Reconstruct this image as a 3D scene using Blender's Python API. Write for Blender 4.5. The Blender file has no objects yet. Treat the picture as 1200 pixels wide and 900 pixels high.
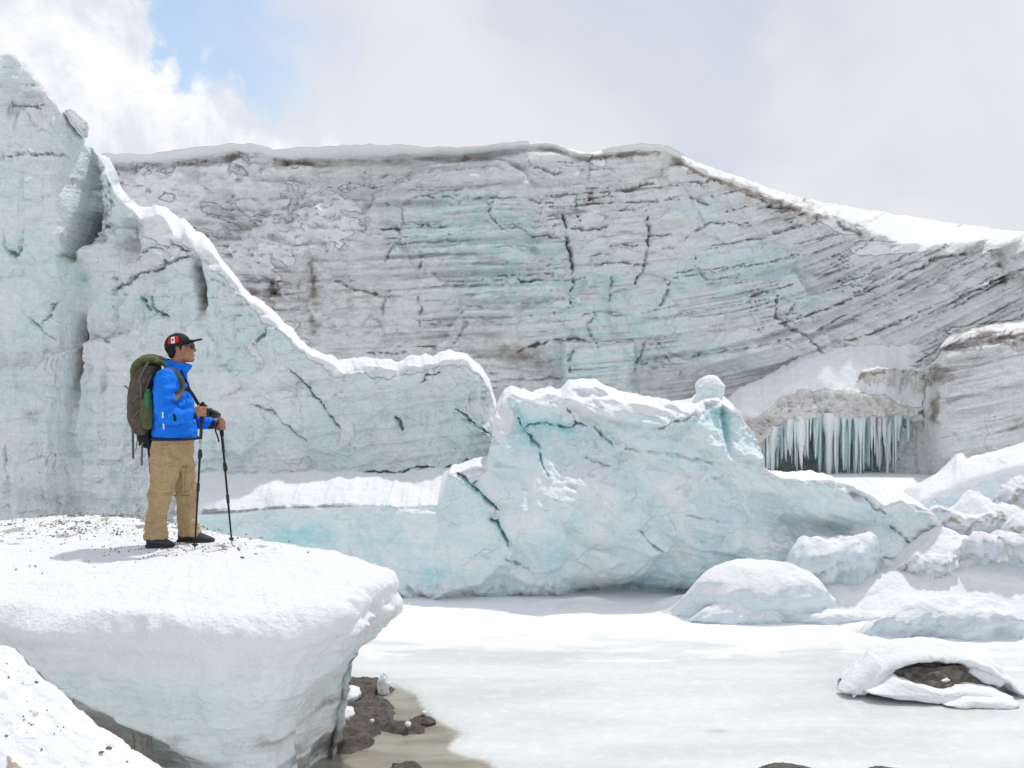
import bpy, bmesh, math, random
import numpy as np
from mathutils import Vector, Matrix

# ------------------------------------------------------------------ camera, sky, sun, exposure
SC = bpy.context.scene
COL = SC.collection
F, CX, CY, CH = 1150.0, 600.0, 450.0, 2.6       # focal length in photo pixels, principal point, eye height above the lake

cam_data = bpy.data.cameras.new('camera')
cam_data.sensor_width = 36.0
cam_data.lens = 36.0 * F / 1200.0
cam_data.clip_start = 0.05
cam_data.clip_end = 6000.0
cam = bpy.data.objects.new('camera', cam_data)
COL.objects.link(cam)
cam.location = (0.0, 0.0, CH)
cam.rotation_euler = (math.radians(90.0), 0.0, 0.0)
SC.camera = cam

SUN_EL = math.radians(66.0)
SUN_AZ = math.atan2(0.62, 0.78)                  # clockwise from +Y: behind the cliffs, a little to the right
sun_dir = Vector((math.sin(SUN_AZ) * math.cos(SUN_EL), math.cos(SUN_AZ) * math.cos(SUN_EL), math.sin(SUN_EL)))

world = bpy.data.worlds.new('World')
SC.world = world
world.use_nodes = True


def build_sky():
    nt = world.node_tree
    nt.nodes.clear()
    N = nt.nodes.new
    L = nt.links.new
    out = N('ShaderNodeOutputWorld')
    tc = N('ShaderNodeTexCoord')
    sky = N('ShaderNodeTexSky')
    sky.sky_type = 'NISHITA'
    sky.sun_disc = False
    sky.sun_elevation = SUN_EL
    sky.sun_rotation = SUN_AZ
    sky.altitude = 300.0
    sky.air_density = 1.3
    sky.dust_density = 0.6
    sky.ozone_density = 1.0
    bg_sky = N('ShaderNodeBackground')
    bg_sky.inputs['Strength'].default_value = 0.15
    L(sky.outputs[0], bg_sky.inputs['Color'])

    def noise(scale, detail, rough, dist=0.0, off=0.0):
        mp = N('ShaderNodeMapping')
        mp.inputs['Location'].default_value = (off, off * 0.7, -off)
        L(tc.outputs['Generated'], mp.inputs['Vector'])
        n = N('ShaderNodeTexNoise')
        n.inputs['Scale'].default_value = scale
        n.inputs['Detail'].default_value = detail
        n.inputs['Roughness'].default_value = rough
        n.inputs['Distortion'].default_value = dist
        L(mp.outputs[0], n.inputs['Vector'])
        return n.outputs['Fac']

    def math_(op, a, b=None, c=None):
        m = N('ShaderNodeMath')
        m.operation = op
        for i, v in enumerate((a, b, c)):
            if v is None:
                continue
            if isinstance(v, (int, float)):
                m.inputs[i].default_value = v
            else:
                L(v, m.inputs[i])
        return m.outputs[0]

    def dist_to(px, py):
        d = Vector((px - CX, F, CY - py)).normalized()
        m = N('ShaderNodeVectorMath')
        m.operation = 'DISTANCE'
        m.inputs[1].default_value = d
        L(tc.outputs['Generated'], m.inputs[0])
        return m.outputs['Value']

    def smooth(v, lo, hi):
        m = N('ShaderNodeMapRange')
        m.interpolation_type = 'SMOOTHSTEP'
        m.inputs['From Min'].default_value = lo
        m.inputs['From Max'].default_value = hi
        L(v, m.inputs['Value'])
        return m.outputs[0]

    n_big = noise(13.0, 9.0, 0.60, 0.3, 3.1)
    n_soft = noise(3.0, 4.0, 0.5, 0.6, 7.7)
    # the clear gap in the veil, ragged by noise
    gap = math_('SUBTRACT', dist_to(185, 25), math_('MULTIPLY', math_('SUBTRACT', n_big, 0.5), 0.20))
    veil_f = smooth(gap, 0.03, 0.185)
    veil_f = math_('MULTIPLY_ADD', veil_f, 0.74, 0.26)
    # heaped cloud beside the gap
    heap = None
    for px, py, r in ((30, 20, 0.105), (118, 30, 0.056), (40, 110, 0.115), (165, 160, 0.080), (266, 165, 0.072), (130, 190, 0.10), (220, 190, 0.085), (310, 190, 0.06)):
        d = math_('DIVIDE', dist_to(px, py), r)
        heap = d if heap is None else math_('MINIMUM', heap, d)
    heap = math_('ADD', heap, math_('MULTIPLY', math_('SUBTRACT', n_big, 0.5), 2.3))
    heap_f = smooth(heap, 1.06, 0.74)
    veil = N('ShaderNodeMixRGB')
    veil.inputs[1].default_value = (0.62, 0.675, 0.785, 1)
    veil.inputs[2].default_value = (0.80, 0.81, 0.855, 1)
    L(smooth(n_soft, 0.35, 0.68), veil.inputs[0])
    bg_veil = N('ShaderNodeBackground')
    L(veil.outputs[0], bg_veil.inputs['Color'])
    bg_veil.inputs['Strength'].default_value = 0.92
    heapc = N('ShaderNodeMixRGB')
    heapc.inputs[1].default_value = (0.74, 0.78, 0.86, 1)
    heapc.inputs[2].default_value = (0.98, 0.98, 0.99, 1)
    L(smooth(noise(16.0, 6.0, 0.6, 0.3, 1.3), 0.34, 0.60), heapc.inputs[0])
    bg_heap = N('ShaderNodeBackground')
    bg_heap.inputs['Strength'].default_value = 0.93
    L(heapc.outputs[0], bg_heap.inputs['Color'])
    m1 = N('ShaderNodeMixShader')
    L(veil_f, m1.inputs[0]); L(bg_sky.outputs[0], m1.inputs[1]); L(bg_veil.outputs[0], m1.inputs[2])
    m2 = N('ShaderNodeMixShader')
    L(heap_f, m2.inputs[0]); L(m1.outputs[0], m2.inputs[1]); L(bg_heap.outputs[0], m2.inputs[2])
    L(m2.outputs[0], out.inputs['Surface'])


build_sky()

sun_data = bpy.data.lights.new('sun', 'SUN')
sun_data.energy = 2.0
SC.render.engine = 'CYCLES'
SC.cycles.max_bounces = 6
SC.cycles.diffuse_bounces = 4
SC.cycles.glossy_bounces = 2
SC.cycles.transmission_bounces = 2
sun_data.angle = math.radians(2.0)
sun_data.color = (1.0, 0.965, 0.90)
sun = bpy.data.objects.new('sun', sun_data)
COL.objects.link(sun)
sun.rotation_euler = (-sun_dir).to_track_quat('-Z', 'Y').to_euler()

vs = SC.view_settings
vs.view_transform = 'Standard'
vs.look = 'None'
vs.exposure = 0.15
vs.gamma = 1.0
vs.use_curve_mapping = False

# ------------------------------------------------------------------ numeric helpers
def W(px, py, d):
    return np.array([(px - CX) / F * d, d, CH - (py - CY) / F * d])


_rng = np.random.RandomState(11)
_PERM = np.tile(_rng.permutation(256), 4).astype(np.int32)
_G = _rng.normal(size=(256, 3))
_G /= np.linalg.norm(_G, axis=1)[:, None]
_G = _G.astype(np.float32)


def pn(x, y, z=0.0, seed=0):
    """gradient noise, about -1..1"""
    x, y, z = np.broadcast_arrays(np.asarray(x, np.float32), np.asarray(y, np.float32), np.asarray(z, np.float32))
    x = x + seed * 17.31; y = y + seed * 9.77; z = z + seed * 5.13
    xi = np.floor(x); yi = np.floor(y); zi = np.floor(z)
    fx = x - xi; fy = y - yi; fz = z - zi
    xi = xi.astype(np.int32) & 255; yi = yi.astype(np.int32) & 255; zi = zi.astype(np.int32) & 255
    u = fx * fx * fx * (fx * (fx * 6 - 15) + 10)
    v = fy * fy * fy * (fy * (fy * 6 - 15) + 10)
    w = fz * fz * fz * (fz * (fz * 6 - 15) + 10)

    def g(dx, dy, dz):
        h = _PERM[_PERM[_PERM[(xi + dx) & 255] + ((yi + dy) & 255)] + ((zi + dz) & 255)]
        gr = _G[h]
        return gr[..., 0] * (fx - dx) + gr[..., 1] * (fy - dy) + gr[..., 2] * (fz - dz)

    a = g(0, 0, 0); a += (g(1, 0, 0) - a) * u
    b = g(0, 1, 0); b += (g(1, 1, 0) - b) * u
    a += (b - a) * v
    c = g(0, 0, 1); c += (g(1, 0, 1) - c) * u
    d = g(0, 1, 1); d += (g(1, 1, 1) - d) * u
    c += (d - c) * v
    return (a + (c - a) * w) * 1.5


def fbm(x, y, z=0.0, o=4, seed=0, gain=0.5):
    s = 0.0; a = 1.0; f = 1.0; t = 0.0
    for i in range(o):
        s = s + a * pn(np.asarray(x) * f, np.asarray(y) * f, np.asarray(z) * f, seed + i * 3)
        t += a; a *= gain; f *= 2.03
    return s / t * 1.25


def ridged(x, y, z=0.0, o=4, seed=0):
    s = 0.0; a = 1.0; f = 1.0; t = 0.0
    for i in range(o):
        s = s + a * (1.0 - np.abs(pn(np.asarray(x) * f, np.asarray(y) * f, np.asarray(z) * f, seed + i * 3)) * 1.6)
        t += a; a *= 0.5; f *= 2.07
    return s / t


def sst(v, lo, hi):
    t = np.clip((v - lo) / (hi - lo), 0, 1)
    return t * t * (3 - 2 * t)


def cells(x, y, seed=0):
    """2-D Voronoi: distance gap to the second cell, cell offset and two random numbers for the cell"""
    xi = np.floor(x); yi = np.floor(y)
    best = np.full(x.shape, 9.0, np.float32); second = best.copy()
    ox = np.zeros_like(best); oy = ox.copy(); r1 = ox.copy(); r2 = ox.copy()
    for dx in (-1, 0, 1):
        for dy in (-1, 0, 1):
            cx = xi + dx; cy = yi + dy
            h = _PERM[_PERM[(cx.astype(np.int32) + seed * 7) & 255] + (cy.astype(np.int32) & 255)]
            gx = cx + 0.5 + 0.42 * _G[h, 0] * 1.2
            gy = cy + 0.5 + 0.42 * _G[h, 1] * 1.2
            d = np.hypot(x - gx, y - gy)
            near = d < best
            second = np.where(near, best, np.minimum(second, d))
            ox = np.where(near, x - gx, ox); oy = np.where(near, y - gy, oy)
            r1 = np.where(near, _G[h, 2], r1); r2 = np.where(near, _G[(h + 91) & 255, 0], r2)
            best = np.where(near, d, best)
    return second - best, ox, oy, r1, r2


def polydist(px, py, pts):
    """distance to a polyline, and how far along it (0..1)"""
    best = np.full(px.shape, 1e9); along = np.zeros(px.shape)
    n = len(pts) - 1
    for i in range(n):
        ax, ay = pts[i]; bx, by = pts[i + 1]
        dx, dy = bx - ax, by - ay
        t = np.clip(((px - ax) * dx + (py - ay) * dy) / (dx * dx + dy * dy + 1e-9), 0, 1)
        d = np.hypot(px - ax - t * dx, py - ay - t * dy)
        near = d < best
        best = np.where(near, d, best); along = np.where(near, (i + t) / n, along)
    return best, along


def inpoly(px, py, pts):
    c = np.zeros(px.shape, bool)
    j = len(pts) - 1
    for i in range(len(pts)):
        xi, yi = pts[i]; xj, yj = pts[j]
        hit = ((yi > py) != (yj > py)) & (px < (xj - xi) * (py - yi) / (yj - yi + 1e-12) + xi)
        c ^= hit
        j = i
    return c


def blob(px, py, cx, cy, rx, ry, rot=0.0):
    a = math.radians(rot)
    dx = px - cx; dy = py - cy
    u = (dx * math.cos(a) + dy * math.sin(a)) / rx
    v = (-dx * math.sin(a) + dy * math.cos(a)) / ry
    return np.exp(-(u * u + v * v))


# ------------------------------------------------------------------ objects
def tag(o, label=None, cat=None, group=None, kind=None):
    if label: o['label'] = label
    if cat: o['category'] = cat
    if group: o['group'] = group
    if kind: o['kind'] = kind
    return o


def empty(name, loc, label=None, cat=None, group=None):
    o = bpy.data.objects.new(name, None)
    o.empty_display_size = 0.1
    COL.objects.link(o)
    o.location = loc
    return tag(o, label, cat, group)


def link(name, me, mat=None, parent=None, smooth=True):
    o = bpy.data.objects.new(name, me)
    COL.objects.link(o)
    if mat is not None:
        me.materials.append(mat)
    if smooth:
        me.polygons.foreach_set('use_smooth', np.ones(len(me.polygons), bool))
    if parent is not None:
        o.parent = parent
        o.matrix_parent_inverse = Matrix.Translation(parent.location).inverted()
    return o


def raw_mesh(name, verts, quads, attrs=None, tris=None):
    me = bpy.data.meshes.new(name)
    v = np.asarray(verts, np.float32).reshape(-1, 3)
    q = np.asarray(quads, np.int32).reshape(-1, 4)
    nt = 0 if tris is None else len(tris)
    me.vertices.add(len(v))
    me.vertices.foreach_set('co', v.ravel())
    idx = q.ravel()
    starts = np.arange(len(q), dtype=np.int32) * 4
    tot = np.full(len(q), 4, np.int32)
    if nt:
        t = np.asarray(tris, np.int32).reshape(-1, 3)
        starts = np.concatenate([starts, len(idx) + np.arange(len(t), dtype=np.int32) * 3])
        tot = np.concatenate([tot, np.full(len(t), 3, np.int32)])
        idx = np.concatenate([idx, t.ravel()])
    me.loops.add(len(idx))
    me.loops.foreach_set('vertex_index', idx)
    me.polygons.add(len(starts))
    me.polygons.foreach_set('loop_start', starts)
    me.polygons.foreach_set('loop_total', tot)
    me.update(calc_edges=True)
    me.validate()
    for k, a in (attrs or {}).items():
        at = me.attributes.new(k, 'FLOAT', 'POINT')
        at.data.foreach_set('value', np.asarray(a, np.float32).ravel())
    return me


def grid_mesh(name, P, attrs=None, wrap=False, flip=False):
    nr, nc = P.shape[:2]
    i = np.arange(nr - 1)[:, None]
    j = np.arange(nc if wrap else nc - 1)[None, :]
    j2 = (j + 1) % nc
    q = np.stack([i * nc + j, i * nc + j2, (i + 1) * nc + j2, (i + 1) * nc + j], -1)
    if flip:
        q = q[..., ::-1]
    return raw_mesh(name, P, q, attrs)


def grid_normals(P, wrap=False):
    du = np.gradient(P, axis=1); dv = np.gradient(P, axis=0)
    if wrap:
        du = (np.roll(P, -1, 1) - np.roll(P, 1, 1)) * 0.5
    n = np.cross(du, dv)
    return n / (np.linalg.norm(n, axis=-1, keepdims=True) + 1e-9)


# ------------------------------------------------------------------ materials
def new_mat(name):
    m = bpy.data.materials.new(name)
    m.use_nodes = True
    nt = m.node_tree
    b = nt.nodes['Principled BSDF']
    return m, nt, b


class NB:
    """small node-building helper"""
    def __init__(self, nt):
        self.nt = nt
        self.pos = nt.nodes.new('ShaderNodeNewGeometry').outputs['Position']

    def put(self, sock, v):
        if isinstance(v, (int, float)):
            sock.default_value = (v, v, v, 1.0) if sock.type == 'RGBA' else v
        elif isinstance(v, tuple):
            sock.default_value = v if len(v) != 3 or sock.type == 'VECTOR' else (*v, 1.0)
        else:
            self.nt.links.new(v, sock)

    def attr(self, name):
        n = self.nt.nodes.new('ShaderNodeAttribute')
        n.attribute_name = name
        return n.outputs['Fac']

    def math(self, op, a, b=0.0, c=0.0, clamp=False):
        n = self.nt.nodes.new('ShaderNodeMath')
        n.operation = op; n.use_clamp = clamp
        self.put(n.inputs[0], a); self.put(n.inputs[1], b); self.put(n.inputs[2], c)
        return n.outputs[0]

    def mix(self, f, a, b, kind='MIX'):
        n = self.nt.nodes.new('ShaderNodeMixRGB')
        n.blend_type = kind
        self.put(n.inputs[0], f); self.put(n.inputs[1], a); self.put(n.inputs[2], b)
        return n.outputs[0]

    def ramp(self, v, lo, hi, a=0.0, b=1.0):
        n = self.nt.nodes.new('ShaderNodeMapRange')
        n.interpolation_type = 'SMOOTHSTEP'
        n.inputs['From Min'].default_value = lo; n.inputs['From Max'].default_value = hi
        n.inputs['To Min'].default_value = a; n.inputs['To Max'].default_value = b
        self.put(n.inputs['Value'], v)
        return n.outputs[0]

    def scaled(self, s, vec=None):
        n = self.nt.nodes.new('ShaderNodeMapping')
        n.inputs['Scale'].default_value = s
        self.put(n.inputs['Vector'], vec or self.pos)
        return n.outputs[0]

    def noise(self, scale, detail=4.0, rough=0.55, vec=None, dist=0.0):
        n = self.nt.nodes.new('ShaderNodeTexNoise')
        n.inputs['Scale'].default_value = scale; n.inputs['Detail'].default_value = detail
        n.inputs['Roughness'].default_value = rough; n.inputs['Distortion'].default_value = dist
        self.put(n.inputs['Vector'], vec or self.pos)
        return n.outputs['Fac']

    def combine(self, x, y, z):
        n = self.nt.nodes.new('ShaderNodeCombineXYZ')
        self.put(n.inputs[0], x); self.put(n.inputs[1], y); self.put(n.inputs[2], z)
        return n.outputs[0]

    def sep(self, v=None):
        n = self.nt.nodes.new('ShaderNodeSeparateXYZ')
        self.put(n.inputs[0], v or self.pos)
        return n.outputs

    def bump(self, h, strength, dist, normal=None):
        n = self.nt.nodes.new('ShaderNodeBump')
        self.put(n.inputs['Strength'], strength); n.inputs['Distance'].default_value = dist
        self.put(n.inputs['Height'], h)
        if normal is not None:
            self.put(n.inputs['Normal'], normal)
        return n.outputs[0]


def ice_material(name, k=1.0, ice=(0.66, 0.72, 0.74), ice2=(0.76, 0.78, 0.79), blue=(0.42, 0.68, 0.70),
                 dirt=(0.17, 0.145, 0.115), dirt2=(0.36, 0.30, 0.22), lines=0.5, fine=1.0, snow_grain=26.0, pit_shade=0.45):
    """k: metres per unit of detail. Colour comes from four vertex attributes (dirt, blue, snow, strata) broken up by noise."""
    m, nt, b = new_mat(name)
    n = NB(nt)
    dirt_a, blue_a, snow_a, st = n.attr('dirt'), n.attr('blue'), n.attr('snow'), n.attr('strata')
    x, y, z = n.sep()
    sv = n.combine(n.math('MULTIPLY', x, 0.22 / k), n.math('MULTIPLY', y, 0.22 / k), n.math('MULTIPLY', st, 4.2 / k))
    lay = n.noise(1.0, 6.0, 0.66, sv)
    sv2 = n.combine(n.math('MULTIPLY', x, 0.5 / k), n.math('MULTIPLY', y, 0.5 / k), n.math('MULTIPLY', st, 15.0 / k))
    lay2 = n.noise(1.0, 3.0, 0.6, sv2)
    big = n.noise(0.9 / k, 3.0, 0.6)
    mid = n.noise(4.0 / k, 5.0, 0.65)
    gr = n.noise(22.0 / k, 3.0, 0.7)
    col = n.mix(n.ramp(n.math('ADD', n.math('MULTIPLY', big, 0.6), n.math('MULTIPLY', lay, 0.4)), 0.38, 0.62), ice, ice2)
    bf = n.math('MULTIPLY', blue_a, n.ramp(n.math('ADD', mid, n.math('MULTIPLY', n.math('SUBTRACT', lay, 0.5), 0.8)), 0.25, 0.62), clamp=True)
    col = n.mix(bf, col, blue)
    noice = n.math('SUBTRACT', 1.0, snow_a)
    # relief shading put into the colour: noise pits darkened, high spots whitened
    tone = n.math('ADD', n.math('MULTIPLY', lay, 0.9), n.math('ADD', n.math('MULTIPLY', mid, 0.8), n.math('MULTIPLY', gr, 0.55)))
    col = n.mix(n.ramp(tone, 1.06, 0.72, 0.0, pit_shade), col, (0.30, 0.295, 0.29))
    col = n.mix(n.ramp(tone, 1.10, 1.40, 0.0, 0.65), col, (0.88, 0.89, 0.90))
    # thin melt-out lines along the layers
    ln = n.math('MULTIPLY', n.ramp(lay2, 0.54, 0.66), n.ramp(n.noise(1.7 / k, 3.0, 0.6), 0.42, 0.62))
    ln = n.math('MULTIPLY', ln, n.math('MULTIPLY', noice, lines), clamp=True)
    col = n.mix(n.math('MULTIPLY', ln, 0.7), col, (0.22, 0.21, 0.20))
    # hairline fractures
    warp = nt.nodes.new('ShaderNodeVectorMath'); warp.operation = 'MULTIPLY_ADD'
    wn = nt.nodes.new('ShaderNodeTexNoise'); wn.inputs['Scale'].default_value = 2.2 / k; wn.inputs['Detail'].default_value = 3.0
    n.put(wn.inputs['Vector'], n.pos)
    n.put(warp.inputs[0], wn.outputs['Color']); warp.inputs[1].default_value = (0.4 * k, 0.4 * k, 0.4 * k); n.put(warp.inputs[2], n.pos)
    vo = nt.nodes.new('ShaderNodeTexVoronoi'); vo.feature = 'DISTANCE_TO_EDGE'; vo.inputs['Scale'].default_value = 1.5 / k
    n.put(vo.inputs['Vector'], n.scaled((1.0, 1.0, 1.6), warp.outputs[0]))
    hair = n.math('MULTIPLY', n.ramp(vo.outputs['Distance'], 0.022, 0.004), n.ramp(n.noise(1.3 / k, 2.0, 0.6), 0.48, 0.62))
    hair = n.math('MULTIPLY', hair, noice, clamp=True)
    col = n.mix(n.math('MULTIPLY', hair, 0.30), col, (0.24, 0.27, 0.27))
    # dirt
    dn = n.math('ADD', n.math('MULTIPLY', mid, 0.55), n.math('ADD', n.math('MULTIPLY', lay, 0.3), n.math('MULTIPLY', gr, 0.35)))
    df = n.ramp(n.math('ADD', dirt_a, n.math('MULTIPLY', n.math('SUBTRACT', dn, 0.6), 1.5)), 0.22, 0.98)
    df = n.math('MULTIPLY', df, n.ramp(dirt_a, 0.01, 0.12), clamp=True)
    dcol = n.mix(n.ramp(big, 0.4, 0.6), dirt, dirt2)
    snow_f = n.ramp(n.math('ADD', snow_a, n.math('MULTIPLY', n.math('SUBTRACT', mid, 0.5), 0.5)), 0.30, 0.70)
    col = n.mix(snow_f, col, (0.80, 0.81, 0.825))
    col = n.mix(n.math('MULTIPLY', df, 0.85), col, dcol)
    nt.links.new(col, b.inputs['Base Color'])
    rough = n.mix(snow_f, n.ramp(mid, 0.3, 0.7, 0.32, 0.55), 0.85)
    nt.links.new(rough, b.inputs['Roughness'])
    b.inputs['Specular IOR Level'].default_value = 0.35
    b.inputs['IOR'].default_value = 1.31
    # relief
    h = n.math('ADD', n.math('MULTIPLY', lay2, 0.45), n.math('ADD', n.math('MULTIPLY', mid, 0.9), n.math('MULTIPLY', gr, 0.45)))
    sn = n.noise(snow_grain, 4.0, 0.65)
    hs = n.math('MULTIPLY', sn, 0.42 / k)
    hh = n.mix(snow_f, h, hs)
    nt.links.new(n.bump(hh, 0.9 * fine, 0.15 * k), b.inputs['Normal'])
    return m


def plain(name, col, rough=0.7, var=0.15, scale=30.0, bump=0.3, bdist=0.004, metallic=0.0, spec=0.4, stretch=(1, 1, 1)):
    m, nt, b = new_mat(name)
    n = NB(nt)
    v = n.noise(scale, 5.0, 0.6, n.scaled(stretch))
    lo = tuple(c * (1 - var) for c in col); hi = tuple(min(1.0, c * (1 + var)) for c in col)
    nt.links.new(n.mix(n.ramp(v, 0.3, 0.7), lo, hi), b.inputs['Base Color'])
    nt.links.new(n.ramp(v, 0.2, 0.8, max(0.05, rough - 0.1), min(1.0, rough + 0.1)), b.inputs['Roughness'])
    b.inputs['Metallic'].default_value = metallic
    b.inputs['Specular IOR Level'].default_value = spec
    nt.links.new(n.bump(v, bump, bdist), b.inputs['Normal'])
    return m

# ------------------------------------------------------------------ setting: ground and frozen lake
M_SNOWGROUND = ice_material('snow_ground', k=1.0)
M_CLIFF = ice_material('cliff_ice', k=1.7, ice=(0.84, 0.84, 0.835), ice2=(0.92, 0.915, 0.91), blue=(0.69, 0.89, 0.89), lines=0.6, pit_shade=0.18, fine=0.95,
                       dirt=(0.17, 0.135, 0.10), dirt2=(0.38, 0.305, 0.22), snow_grain=6.0)
M_GROTTO = ice_material('grotto_ice', k=1.4, ice=(0.82, 0.79, 0.75), ice2=(0.90, 0.88, 0.85), blue=(0.32, 0.64, 0.66), lines=0.2, pit_shade=0.14,
                        dirt=(0.16, 0.12, 0.08), dirt2=(0.36, 0.29, 0.20), snow_grain=6.0)
M_LEFT = ice_material('ridge_ice', k=0.95, ice=(0.82, 0.885, 0.88), ice2=(0.90, 0.925, 0.92), blue=(0.62, 0.855, 0.85), lines=0.16, pit_shade=0.13, fine=0.8, snow_grain=9.0)
M_MID = ice_material('clear_ice', k=0.8, ice=(0.80, 0.88, 0.89), ice2=(0.88, 0.91, 0.915), blue=(0.43, 0.765, 0.80), lines=0.10, pit_shade=0.10, fine=0.6, snow_grain=10.0)
M_BLOCK = ice_material('block_ice', k=0.45, ice=(0.76, 0.83, 0.83), ice2=(0.86, 0.885, 0.885), blue=(0.66, 0.81, 0.81), lines=0.08, pit_shade=0.16, fine=0.6, snow_grain=22.0,
                       dirt=(0.24, 0.225, 0.20), dirt2=(0.40, 0.37, 0.32))
M_MOUND = ice_material('drift_snow', k=0.45, ice=(0.68, 0.76, 0.80), ice2=(0.79, 0.83, 0.855), blue=(0.54, 0.73, 0.79), lines=0.10, pit_shade=0.2, fine=0.5, snow_grain=14.0,
                       dirt=(0.24, 0.19, 0.12), dirt2=(0.42, 0.35, 0.23))


def thin_snow():
    """a thin lip of snow lets some light through"""
    m, nt, b = new_mat('thin_snow')
    n = NB(nt)
    v = n.noise(5.0, 5.0, 0.6)
    tr = nt.nodes.new('ShaderNodeBsdfTranslucent'); tr.inputs['Color'].default_value = (0.90, 0.93, 0.93, 1)
    mx = nt.nodes.new('ShaderNodeMixShader'); mx.inputs[0].default_value = 0.30
    nt.links.new(n.mix(n.ramp(v, 0.3, 0.7), (0.86, 0.88, 0.88), (0.92, 0.93, 0.93)), b.inputs['Base Color'])
    b.inputs['Roughness'].default_value = 0.8
    nt.links.new(n.bump(v, 0.5, 0.1), b.inputs['Normal'])
    nt.links.new(b.outputs[0], mx.inputs[1]); nt.links.new(tr.outputs[0], mx.inputs[2])
    nt.links.new(mx.outputs[0], nt.nodes['Material Output'].inputs['Surface'])
    return m


M_LIP = thin_snow()


def lin(a, b, n):
    return np.linspace(a, b, n)


def zero_attrs(shape, **kw):
    d = {k: np.zeros(shape) for k in ('dirt', 'blue', 'snow', 'strata')}
    d.update(kw)
    return d


def build_ground():
    xs = np.concatenate([-np.geomspace(3000, 60, 14), lin(-50, 50, 41), np.geomspace(60, 3000, 14)])
    ys = np.concatenate([-np.geomspace(3000, 60, 12), lin(-50, 80, 53), np.geomspace(90, 3000, 14)])
    X, Y = np.meshgrid(xs, ys)
    r = np.hypot(X, Y)
    Z = -0.35 + sst(r, 60, 900) * (fbm(X / 300, Y / 300, 0, 4, 5) * 14)
    P = np.stack([X, Y, Z], -1)
    o = link('ground', grid_mesh('ground', P, zero_attrs(X.shape, snow=np.ones(X.shape))), M_SNOWGROUND)
    tag(o, 'snow covered ground spreading around the glacier', kind='structure')


build_ground()


def lake_material():
    m, nt, b = new_mat('lake_ice')
    n = NB(nt)
    snow, mud = n.attr('snow'), n.attr('dirt')
    w = n.noise(1.1, 6.0, 0.55, n.scaled((0.45, 1.6, 1.0)))
    g = n.noise(9.0, 6.0, 0.6)
    col = n.mix(n.ramp(w, 0.36, 0.66), (0.60, 0.62, 0.61), (0.72, 0.735, 0.73))
    col = n.mix(n.ramp(g, 0.5, 0.75, 0, 0.35), col, (0.82, 0.835, 0.84))
    col = n.mix(n.ramp(n.noise(2.2, 5.0, 0.65, n.scaled((0.3, 1.8, 1.0)), 0.6), 0.56, 0.72, 0.0, 0.2), col, (0.46, 0.475, 0.46))
    sf = n.ramp(n.math('ADD', snow, n.math('MULTIPLY', n.math('SUBTRACT', n.noise(2.6, 6.0, 0.6, n.scaled((0.35, 1.5, 1))), 0.5), 1.3)), 0.28, 0.85)
    col = n.mix(sf, col, (0.87, 0.88, 0.895))
    mc = n.mix(n.ramp(n.noise(3.0, 5.0, 0.6, n.scaled((0.5, 1.5, 1))), 0.35, 0.65), (0.25, 0.22, 0.165), (0.36, 0.335, 0.275))
    mf = n.ramp(n.math('ADD', mud, n.math('MULTIPLY', n.math('SUBTRACT', g, 0.5), 0.25)), 0.2, 0.75)
    col = n.mix(mf, col, mc)
    nt.links.new(col, b.inputs['Base Color'])
    r = n.mix(sf, n.ramp(g, 0.3, 0.7, 0.28, 0.45), 0.85)
    r = n.mix(mf, r, 0.16)
    nt.links.new(r, b.inputs['Roughness'])
    b.inputs['Specular IOR Level'].default_value = 0.4
    hh = n.math('MULTIPLY', n.math('ADD', g, n.math('MULTIPLY', n.noise(30.0, 4.0, 0.6), 0.5)), n.math('SUBTRACT', 1.0, n.math('MULTIPLY', mf, 0.85)))
    nt.links.new(n.bump(hh, 0.35, 0.02), b.inputs['Normal'])
    return m


MUD_POLY = [(360, 800), (420, 797), (462, 797), (486, 808), (500, 826), (516, 842), (548, 858), (536, 868), (530, 876), (552, 884), (574, 889), (580, 905), (600, 980), (340, 980)]


def build_lake():
    xs = np.concatenate([lin(-40, -3.2, 50), lin(-3.1, 7.5, 330), lin(7.7, 40, 40)])
    ys = np.concatenate([lin(1.5, 6.2, 20), lin(6.25, 13.2, 220), lin(13.4, 45, 50)])
    X, Y = np.meshgrid(xs, ys)
    px = CX + F * X / Y; py = CY + F * CH / Y
    wob = fbm(X * 1.3, Y * 1.3, 0, 4, 2)
    line = 752 + 12 * wob + 0.012 * (px - 600)          # snow cover thins out towards the bank
    snow = sst(line - py, -42, 30)
    streak = sst(fbm(X * 0.9 + 3, Y * 3.4, 0, 4, 8), 0.18, 0.5)
    snow = np.clip(snow * 0.95 + streak * 0.55 * sst(py, 830, 745), 0, 1)
    warp = 14 * fbm(X * 2.2, Y * 2.2, 0, 5, 4, 0.6)
    ins = inpoly(px + warp, py + warp * 0.6, MUD_POLY)
    d, _ = polydist(px + warp, py + warp * 0.6, MUD_POLY)
    mud = np.where(ins, sst(d, -6, 14), sst(-d, -16, 4) * 0.42) * (X > -2.6)
    mud = np.maximum(mud, 0.45 * blob(px, py, 840, 856, 26, 4))
    Z = 0.03 * snow * (0.6 + 0.7 * fbm(X * 0.8, Y * 2.2, 0, 4, 3)) + 0.004 * fbm(X * 2, Y * 2, 0, 3, 6)
    Z -= 0.012 * mud
    P = np.stack([X, Y, Z], -1)
    o = link('lake', grid_mesh('lake', P, zero_attrs(X.shape, snow=snow, dirt=mud)), lake_material())
    tag(o, 'frozen lake surface dusted with snow', kind='structure')


build_lake()

# ------------------------------------------------------------------ ice masses
def interp(pts, px, k):
    a = np.array(pts, float)
    return np.interp(px, a[:, 0], a[:, k])


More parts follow.
